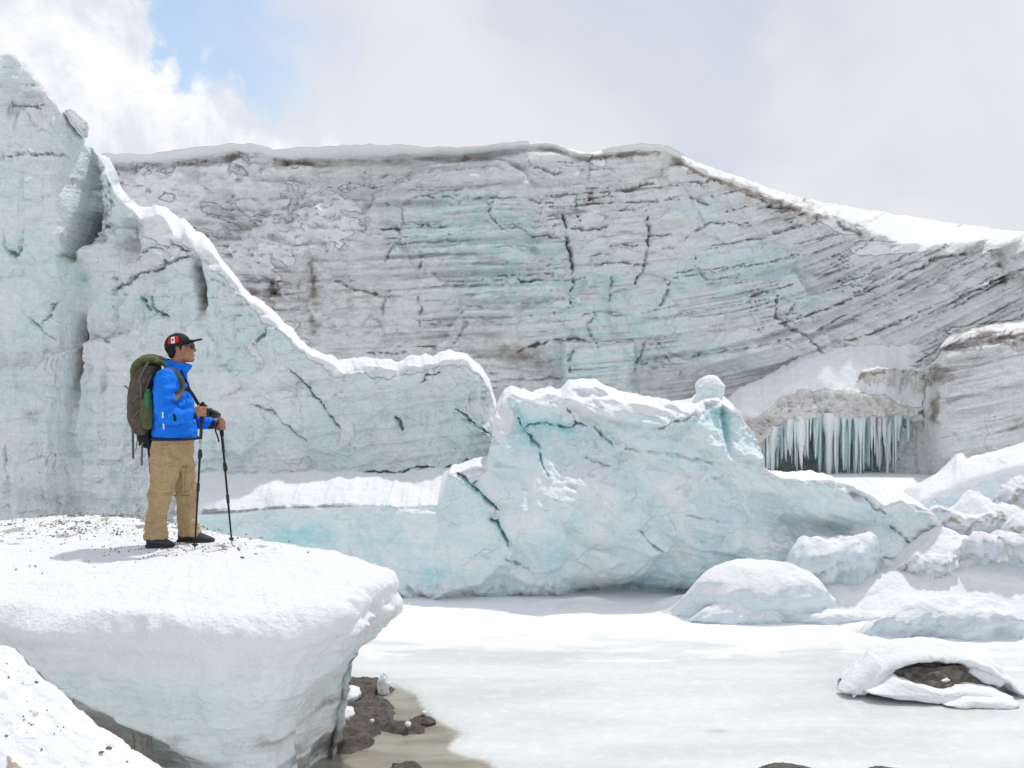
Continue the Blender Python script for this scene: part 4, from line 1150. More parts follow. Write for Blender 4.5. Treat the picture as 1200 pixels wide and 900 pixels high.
def build_block():
    n = 800
    rim = smooth_loop(BLOCK_RIM, n)
    cen = np.array([-2.6, 7.5])
    wob = 0.05 * fbm(rim[:, 0] * 1.8, rim[:, 1] * 1.8, 0, 3, 55) + 0.05 * (ridged(rim[:, 0] * 2.4, rim[:, 1] * 2.4, 0, 3, 56) - 0.6) * sst(rim[:, 0], -0.9, -1.6)
    rim = rim + (rim - cen) / np.hypot(*(rim - cen).T)[:, None] * wob[:, None]
    c = np.array([-2.6, 7.5])
    ang = np.arctan2(rim[:, 1] - c[1], rim[:, 0] - c[0])
    rows = []; part = []
    R = 0.16                                            # rounding of the snowy lip
    for t in np.concatenate([lin(0.02, 0.9, 60), lin(0.905, 1.0, 26)]):
        rows.append(('top', t))
    for a in lin(0, 1, 22)[1:]:
        rows.append(('lip', a))
    for v in lin(0, 1, 160)[1:]:
        rows.append(('face', v))
    d = rim - c
    ln = np.hypot(d[:, 0], d[:, 1])[:, None]
    dirn = d / ln
    tx = np.roll(rim, -3, 0) - np.roll(rim, 3, 0)
    nrm = np.stack([tx[:, 1], -tx[:, 0]], -1)
    nrm /= np.hypot(nrm[:, 0], nrm[:, 1])[:, None] + 1e-9
    sgn = np.sign(np.sum(nrm * dirn, 1))[:, None]
    nrm = nrm * sgn
    rpx = CX + F * rim[:, 0] / rim[:, 1]
    front = sst(-nrm[:, 1], -0.2, 0.4)
    R = (0.16 - 0.075 * sst(rim[:, 0], -1.25, -0.85))[:, None]
    inner = rim - nrm * R
    R1 = R[:, 0]
    zr = block_top(inner[:, 0], inner[:, 1]) - 0.03
    P = np.zeros((len(rows), n, 3)); K = np.zeros((len(rows), n)); V = np.zeros((len(rows), n))
    zu = np.interp(rpx, [-400, 0, 20, 60, 130, 200, 300, 400, 470], [1.0, 0.97, 0.95, 0.74, 0.54, 0.40, 0.22, 0.15, 0.10])
    for i, (k, t) in enumerate(rows):
        if k == 'top':
            xy = c + (inner - c) * t
            z = block_top(xy[:, 0], xy[:, 1]) - 0.03 * sst(t, 0.75, 1.0)
            P[i, :, 0:2] = xy; P[i, :, 2] = z
        elif k == 'lip':
            a = t * math.radians(115)
            P[i, :, 0:2] = inner + nrm * R * math.sin(a)
            P[i, :, 2] = zr - 1.06 * R1 * (1 - math.cos(a))
            K[i] = 1; V[i] = t
        else:
            z0 = zr - 1.06 * R1 * (1 - math.cos(math.radians(115)))
            z = z0 * (1 - t) + (-0.2) * t
            off = math.sin(math.radians(115)) * R1
            # the foot is set back; deepest at the tip and the left hollow
            tipn = sst(rim[:, 0], -1.5, -0.9)
            back = (0.10 + 0.32 * tipn) * sst(z, 1.15, 0.35) + 0.05 * sst(z, 0.5, 0.0) * (1 - tipn)
            hollow = (0.62 * sst(rpx, 300, 60) + 0.08 * sst(rpx, 380, 300)) * sst(zu - z, -0.02, 0.28) * front
            P[i, :, 0:2] = inner + nrm * (off - back - hollow)[:, None]
            P[i, :, 2] = z
            K[i] = 2; V[i] = t
    X, Y, Z = P[..., 0], P[..., 1], P[..., 2]
    N3 = np.zeros_like(P); N3[..., 0:2] = nrm[None]
    fm = (K == 2) * sst(V, 0.0, 0.06) + (K == 1) * 0.0
    lump = 0.10 * fbm(X * 1.5, Y * 1.5, Z * 2.0, 4, 63) + 0.05 * (ridged(X * 2.6, Y * 2.6, Z * 1.3, 4, 60) - 0.6) + 0.03 * fbm(X * 5, Y * 5, Z * 6, 4, 64) + 0.010 * fbm(X * 2, Y * 2, Z * 26, 3, 65) + 0.012 * (np.abs(pn(X * 11, Y * 11, Z * 13, 66)) - 0.25)
    # crusty broken corner under the tip
    tip = sst(X, -1.25, -0.95) * sst(Z, 0.55, 0.75)
    lump += tip * (0.11 * ridged(X * 6, Y * 6, Z * 8, 4, 67) - 0.085 + 0.03 * fbm(X * 16, Y * 16, Z * 18, 3, 68))
    P += N3 * (lump * fm)[..., None]
    knob = 0.05 * np.exp(-(((Z - 1.02) / 0.10) ** 2)) * sst(X, -1.2, -0.95) * fm
    P += N3 * knob[..., None]
    lipm = (K == 1) * np.sin(np.pi * np.clip(V, 0, 1)) + (K == 2) * sst(V, 0.25, 0.0)
    P += N3 * (lipm * (0.08 * fbm(X * 2.2, Y * 2.2, 0, 3, 69) + 0.034 * fbm(X * 9, Y * 9, Z * 9, 4, 70)))[..., None]
    # shelf of lumpy snow where the lip ends on the left of the face
    sh = 0.10 * np.exp(-((X + 2.9) / 0.22) ** 2 - ((Z - 1.08) / 0.10) ** 2) * (K >= 1)
    P += N3 * sh[..., None]
    P[..., 2] += (K == 0) * (0.010 * fbm(X * 12, Y * 12, 0, 4, 71) + 0.016 * fbm(X * 3.5, Y * 3.5, 0, 3, 58) * sst(np.hypot(X + 2.75, Y - 7.85), 0.3, 0.8))
    P[:, :, 2] += ((K == 1) | (K == 2)) * 0.012 * fbm(X * 14, Y * 14, Z * 10, 3, 72) * sst(V, 0.5, 0.2)
    P = soften(P, 80, 125, 3)
    X, Y, Z = P[..., 0], P[..., 1], P[..., 2]
    px = CX + F * X / Y
    edge = 0.99 + 0.10 * fbm(X * 3, Y * 3, 0, 5, 73, 0.6) + 0.05 * sst(px, 330, 430)
    snow = np.where(K == 0, 1.0, np.maximum(sst(Z, edge - 0.05, edge + 0.07), 0.62 * sst(Z + 0.15 * fbm(X * 5, Y * 5, Z * 7, 4, 59), edge - 0.55, edge)))
    snow = np.maximum(snow, (K == 2) * 0.35 * sst(fbm(X * 6, Y * 6, Z * 14, 4, 74), 0.1, 0.5) * sst(Z, 0.5, 0.95))
    blue = (K == 2) * (0.35 + 0.5 * sst(fbm(X * 1.5, Y * 1.5, Z * 3, 3, 75), -0.3, 0.4)) * sst(Z, 0.2, 0.6)
    dirt = (K == 2) * (0.85 * sst(Z + 0.10 * fbm(X * 2, Y * 2, Z * 3, 3, 76), 0.62, 0.05) * (0.5 + 0.7 * sst(fbm(X * 1.2, Y * 1.2, Z * 14, 4, 77), -0.3, 0.4)))
    dirt += (K == 2) * 0.35 * sst(X, -1.35, -1.0) * sst(Z, 0.95, 0.8) * sst(fbm(X * 8, Y * 8, Z * 10, 4, 78), -0.2, 0.4)
    dirt += (K == 2) * 0.45 * np.exp(-((Z - 0.42 - 0.05 * fbm(X, Y, 0, 2, 79)) / 0.05) ** 2) * sst(fbm(X * 3, Y * 3, Z * 8, 3, 80), -0.3, 0.3)
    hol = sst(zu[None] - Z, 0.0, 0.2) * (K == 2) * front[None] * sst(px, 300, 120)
    dirt += 0.35 * hol  # darker tone inside the hollow below the lip
    # fine dirt on the crown around the boots and behind them
    sp = sst(fbm(X * 7, Y * 7, 0, 5, 81, 0.65), 0.02, 0.45) * (blob(X, Y, -3.3, 9.0, 0.9, 0.55) * 0.95 + 0.8 * blob(X, Y, -4.3, 8.4, 0.6, 0.7) + 0.55 * blob(X, Y, -2.5, 7.75, 0.45, 0.3) + 0.5 * blob(X, Y, -1.95, 7.75, 0.2, 0.15))
    dirt += (K == 0) * 2.2 * sp
    o = link('ice_block', grid_mesh('ice_block', P, dict(dirt=dirt, blue=np.clip(blue, 0, 1), snow=np.clip(snow, 0, 1), strata=Z * 1.0 + 0.1 * X), wrap=True, flip=True), M_BLOCK)
    # close the small hole in the middle of the crown
    bm = bmesh.new(); bm.from_mesh(o.data)
    es = [e for e in bm.edges if e.is_boundary and e.verts[0].co.z > 1.0]
    bmesh.ops.holes_fill(bm, edges=es)
    bm.to_mesh(o.data); bm.free()
    for p in o.data.polygons: p.use_smooth = True
    tag(o, 'overhanging snow capped ice block the hiker stands on', 'ice block')
    return o


build_block()


# ------------------------------------------------------------------ bank in the foreground
def bank_height(X, Y):
    line = np.interp(X, [-8, -4.0, -2.9, -2.4, -2.16, -2.0, -1.76, -1.5, -1.1, -0.6, 3, 9], [1.75, 1.62, 1.50, 1.37, 1.14, 1.0, 0.82, 0.62, 0.30, -0.10, -0.3, -0.3])
    z = line - 0.30 * sst(4.6 - Y, 0.0, 1.3)
    z = z - (line + 0.4) * sst(Y, 4.62, 5.75)
    near = 0.95 * sst(Y, 4.3, 1.2)
    w = sst(Y, 4.0, 1.6)
    z = z * (1 - w) + np.maximum(near, np.minimum(z, 1.0)) * w
    return z


def build_bank():
    xs = np.concatenate([lin(-9, -3.6, 40), lin(-3.55, -0.6, 300), lin(-0.5, 9, 60)])
    ys = np.concatenate([lin(-8, 3.2, 40), lin(3.25, 5.9, 260)])
    X, Y = np.meshgrid(xs, ys)
    Z = bank_height(X, Y)
    vis = sst(Y, 3.0, 3.6) * sst(X, -0.8, -1.2)
    Z += vis * (0.07 * fbm(X * 2.5, Y * 2.5, 0, 4, 101) + 0.05 * (ridged(X * 7, Y * 7, 0, 4, 102) - 0.6) + 0.02 * fbm(X * 18, Y * 18, 0, 3, 103)) + (1 - vis) * 0.05 * fbm(X * 0.8, Y * 0.8, 0, 3, 104)
    pit = sst(fbm(X * 4.5, Y * 4.5, 2, 3, 105), 0.15, 0.5) * sst(X, -1.9, -2.1) * sst(Y, 4.7, 4.4)
    Z -= 0.05 * pit
    n = grid_normals(np.stack([X, Y, Z], -1))
    dirt = vis * (1.3 * sst(fbm(X * 9, Y * 9, 0, 5, 106, 0.75) - 0.12 * sst(Y, 4.2, 4.6), 0.08, 0.45) * (0.35 + 0.65 * sst(Y, 4.55, 4.1)) + 0.5 * pit * sst(fbm(X * 15, Y * 15, 0, 3, 107), -0.1, 0.4))
    global BANK_Z
    def BANK_Z(qx, qy, xs=xs, ys=ys, Z=Z):
        i = int(np.clip(np.searchsorted(xs, qx), 1, len(xs) - 1)); j = int(np.clip(np.searchsorted(ys, qy), 1, len(ys) - 1))
        return float(Z[j, i])
    o = link('snow_bank', grid_mesh('snow_bank', np.stack([X, Y, Z], -1), zero_attrs(X.shape, snow=np.ones(X.shape), dirt=dirt)), M_MOUND)
    tag(o, 'dirt speckled snow bank sloping below the overhanging ice block', 'snow bank')


build_bank()


# ------------------------------------------------------------------ snow drifts on the right shore
def drift_height(X, Y):
    a = sst(X, 0.4, 3.6) * (1 - 0.9 * sst(Y, 11.9, 12.4) * sst(X, 5.0, 4.3))
    z = -0.05 + a * (0.10 * sst(Y, 10.6, 11.0) + 0.30 * (Y - 10.9).clip(0, 2.1)) * sst(X, 2.2, 4.6)
    z += 0.10 * sst(X, 0.1, 0.8) * np.exp(-((Y - 11.35) / 0.25) ** 2)
    z += 0.12 * sst(X, 3.4, 4.6) * sst(Y, 10.5, 11.0) + 0.15 * blob(X, Y, 5.6, 11.6, 0.7, 0.5) + 0.14 * blob(X, Y, 7.2, 11.9, 0.9, 0.5) + 0.18 * blob(X, Y, 6.6, 12.9, 0.8, 0.5) + 0.12 * blob(X, Y, 4.9, 12.4, 0.6, 0.4)
    z += 0.04 * fbm(X * 1.1, Y * 1.1, 0, 4, 111) * sst(z, -0.04, 0.1) + 0.02 * fbm(X * 4, Y * 4, 0, 3, 112) * sst(z, 0.0, 0.1)
    return z


def build_drift():
    xs = np.concatenate([lin(0.0, 9.0, 290), lin(9.1, 14.0, 50)]); ys = np.concatenate([lin(10.0, 13.6, 210), lin(13.7, 16.5, 20)])
    X, Y = np.meshgrid(xs, ys)
    Z = drift_height(X, Y)
    o = link('snow_drift', grid_mesh('snow_drift', np.stack([X, Y, Z], -1), zero_attrs(X.shape, snow=np.ones(X.shape))), M_MOUND)
    tag(o, 'broad white snow drift banked up along the lake shore', 'snow drift')


build_drift()


def mound(name, label, cat, pxl, pxr, pyt, pyb, dist, depth, seed, cut=None, icy=0.0, dirt=0.0, group=None, lump=1.0, skew=0.0, snowline=0.60, steep=None, n=150, m=56):
    """a lump of wind-packed snow: ragged outline, soft back, and (with cut) a steep rough face on the viewer's side"""
    xc = ((pxl + pxr) / 2 - CX) / F * dist
    rx = (pxr - pxl) / 2 / F * dist
    zb = CH - (pyb - CY) / F * dist
    h = (pyb - pyt) / F * dist
    th = lin(0, 2 * np.pi, n + 1)[:-1][None]
    t = lin(0.012, 1.45, m)[:, None]
    c, s_ = np.cos(th), np.sin(th)
    fr = sst(-s_, -0.15, 0.55)                                        # 1 on the viewer's side
    if cut is None: fr = fr * 0.35
    wob = 1 + 0.30 * lump * fbm(c * 1.3, s_ * 1.3, seed * 0.7, 4, seed) 
    X = rx * t * c * (1 + 0.6 * (wob - 1)); Y = depth * t * s_ * wob * (1 - 0.25 * fr)
    a = 1.7 + 1.7 * fr; b_ = 1.6 - 0.85 * fr
    tt = np.clip(t, 0, 1)
    zz = (1 - tt ** a).clip(0, 1) ** b_
    ux, uy = X / rx, Y / depth
    hum = fbm(ux * 1.5, uy * 1.5, seed * 0.31, 4, seed + 2)
    Z = h * zz * (1 + 0.30 * lump * hum) + skew * h * ux * zz
    face = fr * sst(t, 0.62, 0.9) * sst(1.15 - t, 0.0, 0.1) * (0 if cut is None else 1)
    Zr = Z / rx
    q = fbm(ux * 3.2, Zr * 4.5, uy * 3.2, 4, seed + 3)
    rg = ridged(ux * 2.6, Zr * 4.0, uy * 2.6, 3, seed + 6) - 0.6
    Y = Y + face * h * (0.20 * q - 0.30 * rg) * lump - face * 0.08 * h * sst(Z / h, 0.3, 0.8) + face * 0.22 * h * sst(Z / h, 0.45, 0.05)
    Z = Z + 0.05 * h * lump * fbm(ux * 5, uy * 5, 0, 3, seed + 4) * sst(zz, 0.0, 0.3)
    w_ = sst(t, 0.35, 0.98)
    zg = np.maximum(drift_height(X + xc, Y + dist) - 0.03, -0.03)
    Z = Z + 0.14 * h * np.exp(-((t - 0.97) / 0.2) ** 2) * (1 - 0.7 * face)
    Zw = zb * (1 - w_) + zg * w_ + Z - 0.10 * sst(t, 1.2, 1.45)
    P = np.stack([X + xc, Y + dist, Zw + 0 * th], -1)
    nr = grid_normals(P, True)
    nz = nr[..., 2] * np.sign(np.median(nr[: m // 2, :, 2]))
    nse = fbm((X + xc) * 4, Z * 6, (Y + dist) * 4, 4, seed + 5)
    bare = face * sst(nz + 0.28 * nse, snowline + 0.10, snowline - 0.22)
    snow = 1 - bare
    da = dirt * bare * sst(fbm((X + xc) * 6, Z * 8, (Y + dist) * 6, 4, seed + 7), -0.2, 0.35)
    o = link(name, grid_mesh(name, P, dict(dirt=da, blue=icy * bare, snow=snow, strata=P[..., 2]), wrap=True, flip=True), M_MOUND)
    tag(o, label, cat, group)
    return o


mound('snow_mound', 'big smooth rounded snow mound with pale icy flank at the lake edge', 'snow mound', 780, 985, 654, 722, 11.1, 0.8, 3, cut=1, icy=0.4, lump=0.40, snowline=0.50)
mound('snow_mound', 'small flat snow lump lying in front of the big rounded mound', 'snow mound', 800, 932, 702, 725, 10.7, 0.28, 5, cut=1, icy=0.15, lump=1.0)
mound('ice_boulder', 'snow topped grey ice boulder with pitted face between snow mounds', 'ice boulder', 898, 1042, 628, 708, 11.6, 0.6, 8, cut=1, icy=0.25, dirt=0.3, lump=0.7, snowline=0.85)
mound('snow_mound', 'wide low snow mound with hollowed icy front beside the open lake', 'snow mound', 1000, 1205, 698, 750, 10.3, 0.6, 12, cut=1, icy=0.3, dirt=0.1, lump=1.0, skew=0.1)
mound('snow_mound', 'smooth white snow hump just below the end of the blue ridge', 'snow mound', 1035, 1160, 617, 680, 11.9, 0.5, 16, lump=0.6)
mound('snow_mound', 'lumpy snow mound with small dark holes in its side', 'snow mound', 1050, 1128, 652, 696, 11.4, 0.3, 19, cut=1, dirt=0.6, lump=0.9)
mound('snow_mound', 'snow mound with tan dirty underside above the round humps', 'snow mound', 1070, 1185, 600, 652, 12.6, 0.45, 23, cut=1, dirt=1.0, lump=0.8)
mound('snow_mound', 'jagged grey snow mound with layered flank on the far right shore', 'snow mound', 1110, 1250, 624, 694, 11.5, 0.5, 27, cut=1, icy=0.2, dirt=0.55, lump=0.9)
mound('snow_boulder', 'round snow ball with brown speckled base on the snow ridge', 'snow boulder', 1158, 1220, 562, 602, 13.1, 0.35, 31, cut=1, dirt=0.9, lump=0.9)
mound('snow_mound', 'pointed snow hump in front of the blue flanked ridge', 'snow mound', 1095, 1195, 576, 626, 12.9, 0.5, 35, lump=0.9)
mound('snow_mound', 'snow mound with ochre dirt patch near the jagged grey mound', 'snow mound', 1160, 1260, 598, 644, 12.3, 0.4, 39, cut=1, dirt=0.9, lump=0.8)
mound('snow_lump', 'thin snow tongue lying on the lake below the ice ridge', 'snow lump', 585, 760, 699, 714, 11.55, 0.2, 43, lump=1.2)
mound('snow_lump', 'low snow lip running out onto the ice beside the flat lump', 'snow lump', 890, 1075, 714, 738, 10.75, 0.3, 47, cut=1, icy=0.1, lump=1.0)


# ------------------------------------------------------------------ rocks and mud
def rock_material(name, a, b2, rough=0.75, wet=0.0):
    m, nt, b = new_mat(name)
    n = NB(nt)
    v = n.noise(14.0, 7.0, 0.65); g = n.noise(60.0, 5.0, 0.7)
    nt.links.new(n.mix(n.ramp(n.math('ADD', n.math('MULTIPLY', v, 0.7), n.math('MULTIPLY', g, 0.3)), 0.35, 0.65), a, b2), b.inputs['Base Color'])
    nt.links.new(n.ramp(v, 0.3, 0.7, rough - 0.25 * wet - 0.1, rough), b.inputs['Roughness'])
    nt.links.new(n.bump(n.math('ADD', v, n.math('MULTIPLY', g, 0.6)), 0.9, 0.03), b.inputs['Normal'])
    return m


M_ROCK = rock_material('brown_rock', (0.05, 0.043, 0.034), (0.24, 0.21, 0.17))
M_MUD = rock_material('wet_mud', (0.045, 0.037, 0.03), (0.15, 0.122, 0.098), 0.55, 0.9)
M_STONE = rock_material('tan_stone', (0.10, 0.08, 0.05), (0.27, 0.21, 0.12))


def lump_mesh(name, rx, ry, rz, seed, n=40, m=22, rough=0.45, freq=1.6, flat=0.0):
    th = lin(0, 2 * np.pi, n + 1)[:-1][None]; ph = lin(0.02, np.pi - 0.02, m)[:, None]
    x = np.sin(ph) * np.cos(th); y = np.sin(ph) * np.sin(th); z = np.cos(ph) + 0 * th
    d = 1 + rough * fbm(x * freq, y * freq, z * freq, 5, seed, 0.6) + 0.5 * rough * (ridged(x * 3, y * 3, z * 3, 3, seed + 1) - 0.6)
    P = np.stack([x * d * rx, y * d * ry, z * d * rz], -1)
    return P


def lump_obj(name, x, y, z, rx, ry, rz, seed, mat, label=None, cat=None, group=None, parent=None, **kw):
    P = lump_mesh(name, rx, ry, rz, seed, **kw) + np.array([x, y, z])
    o = link(name, grid_mesh(name, P, zero_attrs(P.shape[:2], snow=np.ones(P.shape[:2])), wrap=True, flip=True), mat, parent)
    if parent is None: tag(o, label, cat, group)
    return o


def on_lake(px, py):
    d = CH * F / (py - CY)
    return (px - CX) / F * d, d


# mud flat beside the block: an uneven sheet rising out of the silty water
def build_mud():
    x0, y0 = on_lake(380, 882); x1, y1 = on_lake(520, 792)
    xs = lin(-2.1, -0.5, 220); ys = lin(6.5, 8.85, 260)
    X, Y = np.meshgrid(xs, ys)
    px = CX + F * X / Y; py = CY + F * CH / Y
    w = fbm(X * 4, Y * 4, 0, 4, 131) * 9
    shape = np.maximum.reduce([blob(px + w, py + w, 420, 845, 48, 30, -25), 0.9 * blob(px + w, py, 405, 868, 40, 16), 0.85 * blob(px + w, py + w, 428, 806, 42, 15), 0.8 * blob(px + w, py, 472, 853, 34, 8, 6), 0.8 * blob(px + w, py + w, 440, 828, 26, 14)])
    Z = -0.045 + 0.085 * sst(shape, 0.25, 0.75) + 0.045 * (ridged(X * 6, Y * 6, 0, 4, 132) - 0.55) * sst(shape, 0.25, 0.6) + 0.018 * fbm(X * 15, Y * 15, 0, 4, 133) * sst(shape, 0.2, 0.5)
    o = link('mud_flat', grid_mesh('mud_flat', np.stack([X, Y, Z], -1)), M_MUD)
    tag(o, 'lumpy brown mud flat rising from silty meltwater at the block foot', kind='structure')


build_mud()
x, y = on_lake(494, 846)
lump_obj('mud_clod', x, y, -0.01, 0.10, 0.09, 0.045, 3, M_MUD, 'low brown mud clod beside the main mud flat', 'mud clod')
x, y = on_lake(474, 902)
lump_obj('mud_clod', x, y, -0.01, 0.11, 0.10, 0.05, 5, M_MUD, 'dark mud clod lying alone in the silty water', 'mud clod')
x, y = on_lake(449, 812)
lump_obj('ice_chunk', x, y, 0.06, 0.05, 0.05, 0.09, 7, M_MOUND, 'small glassy white ice chunk on the mud', 'ice chunk', rough=0.6)
for i, (px_, py_, r) in enumerate(((478, 858, 0.022), (497, 843, 0.02), (436, 854, 0.018))):
    x, y = on_lake(px_, py_)
    lump_obj('ice_crumb', x, y, 0.06 if i != 1 else 0.05, r, r, r * 0.8, 11 + i, M_MOUND, ('tiny white ice crumb at the outer end of the mud flat', 'tiny white ice crumb on top of the low mud clod', 'tiny white ice crumb in the middle of the mud flat')[i], 'ice crumb', 'ice crumbs on the mud', n=16, m=10, rough=0.5)
for i, (px_, py_, rx, lab) in enumerate(((398, 846, 0.11, 'white snow scrap wedged between ice block and mud'), (408, 822, 0.09, 'white snow scrap clinging higher beside the ice block'))):
    x, y = on_lake(px_, py_)
    lump_obj('snow_scrap', x, y + 0.05, 0.04, rx, 0.14, 0.055, 17 + i, M_MOUND, lab, 'snow scrap', n=24, m=14, rough=0.35)
x, y = on_lake(922, 905)
lump_obj('rock', x, y - 0.02, -0.005, 0.20, 0.13, 0.055, 21, M_MUD, 'low brown rock breaking through the lake ice, the broader of a pair', 'rock', n=64, m=30, rough=0.25)
x, y = on_lake(1034, 908)
lump_obj('rock', x, y - 0.02, -0.005, 0.19, 0.12, 0.05, 23, M_MUD, 'low dark rock breaking through the lake ice, the smaller of a pair', 'rock', n=64, m=30, rough=0.25)


# boulder in the lake under an arch of snow
def build_snow_rock():
    x, y = on_lake(1092, 812)
    root = empty('snow_covered_rock', (x, y, 0.0), 'brown boulder under an arched snow crust standing in the lake', 'boulder')
    lump_obj('rock', x, y + 0.04, 0.05, 0.50, 0.25, 0.22, 41, M_ROCK, parent=root, n=120, m=60, rough=0.34)
    for q, (qx, qz, qr) in enumerate(((0.02, 0.16, 0.035),)):
        lump_obj('snow_patch', x + qx, y - 0.15, qz, qr * 1.6, 0.06, qr * 0.5, 90 + q, M_MOUND, parent=root, n=24, m=14)
    # arched snow crust: swept along an arc over the rock
    n, m = 130, 40
    t = lin(0, 1, n)[None]; a = lin(0, 2 * np.pi, m + 1)[:-1][:, None]
    ctrl = [(992, 808, 8), (1012, 792, 12), (1034, 776, 13), (1060, 768, 12), (1095, 765, 11), (1130, 769, 11), (1158, 780, 12), (1180, 796, 12), (1193, 809, 7)]
    c = np.array(ctrl, float)
    for _ in range(2):
        c2 = np.repeat(c, 2, 0)[1:-1].reshape(-1, 2, 3)
        q = np.stack([0.75 * c2[:, 0] + 0.25 * c2[:, 1], 0.25 * c2[:, 0] + 0.75 * c2[:, 1]], 1).reshape(-1, 3)
        c = np.concatenate([c[:1], q, c[-1:]])
    tt = lin(0, 1, len(c))
    cx = np.interp(t, tt, c[:, 0]); cy = np.interp(t, tt, c[:, 1]); rr = np.interp(t, tt, c[:, 2]) / F * y
    X = (cx - CX) / F * y; Z = CH - (cy - CY) / F * y
    fat = rr * (1 + 0.26 * fbm(t * 11, 1.2 * np.cos(a), 1.2 * np.sin(a), 4, 51, 0.6) + 0.35 * fbm(t * 4.5, 0.6 * np.sin(a), 2.0, 3, 54))
    Y0 = y + 0.16 - 0.12 * np.abs(t - 0.5) * 2
    P = np.stack([X - np.gradient(Z[0])[None] * 0 + 0.4 * fat * np.cos(a) * 0, Y0 + np.cos(a) * 0.26 * (0.75 + 0.25 * np.sin(np.pi * t)), Z + np.sin(a) * fat * 0.8 - 0.02 * (np.cos(a) < -0.4)], -1)
    P += (0.018 * fbm(P[..., 0] * 9, P[..., 1] * 9, P[..., 2] * 9, 4, 52))[..., None]
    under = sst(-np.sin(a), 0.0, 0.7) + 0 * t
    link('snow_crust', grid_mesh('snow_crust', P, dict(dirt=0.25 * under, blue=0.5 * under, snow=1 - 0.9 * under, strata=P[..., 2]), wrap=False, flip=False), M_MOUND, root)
    # slabs of snow broken off in front
    def slab(pts, d, thick, seed, lean):
        p = np.array(pts, float)
        k = 70
        cpts = np.concatenate([p, p[:1]])
        L = np.concatenate([[0], np.cumsum(np.hypot(*(np.diff(cpts, axis=0).T)))])
        s = lin(0, L[-1], k + 1)[:-1]
        ox = np.interp(s, L, cpts[:, 0]); oy = np.interp(s, L, cpts[:, 1])
        cxm, cym = ox.mean(), oy.mean()
        rows = [0.02, 0.3, 0.55, 0.75, 0.88, 0.96, 1.0, 1.0, 0.97, 0.6]
        dep = [-0.5, -0.5, -0.48, -0.42, -0.32, -0.18, 0.0, 0.5, 0.8, 0.9]
        Q = np.zeros((len(rows), k, 3))
        for i, (r, e) in enumerate(zip(rows, dep)):
            ppx = cxm + (ox - cxm) * r; ppy = cym + (oy - cym) * r
            X = (ppx - CX) / F * d; Z = CH - (ppy - CY) / F * d
            Q[i] = np.stack([X, d + e * thick + lean * Z, Z], -1)
        Q += (0.022 * fbm(Q[..., 0] * 8, Q[..., 1] * 8, Q[..., 2] * 8, 4, seed))[..., None] * np.array([0.4, 1, 0.8])
        sh = Q.shape[:2]
        link('snow_slab', grid_mesh('snow_slab', Q, dict(dirt=np.zeros(sh), blue=np.zeros(sh), snow=np.ones(sh), strata=Q[..., 2]), wrap=True), M_MOUND, root)
    slab([(986, 812), (1000, 796), (1030, 772), (1044, 782), (1054, 787), (1030, 806), (1012, 814)], y - 0.12, 0.16, 61, 0.35)
    slab([(1016, 814), (1038, 806), (1054, 796), (1076, 804), (1105, 808), (1138, 805), (1168, 809), (1190, 819), (1188, 826), (1120, 823), (1060, 821)], y - 0.26, 0.20, 63, 0.5)
    slab([(1134, 788), (1142, 776), (1160, 775), (1176, 782), (1186, 798), (1172, 806), (1150, 800)], y - 0.10, 0.14, 65, 0.3)
    slab([(1105, 826), (1130, 818), (1175, 819), (1196, 824), (1190, 828), (1140, 829)], y - 0.36, 0.14, 67, 0.3)


build_snow_rock()


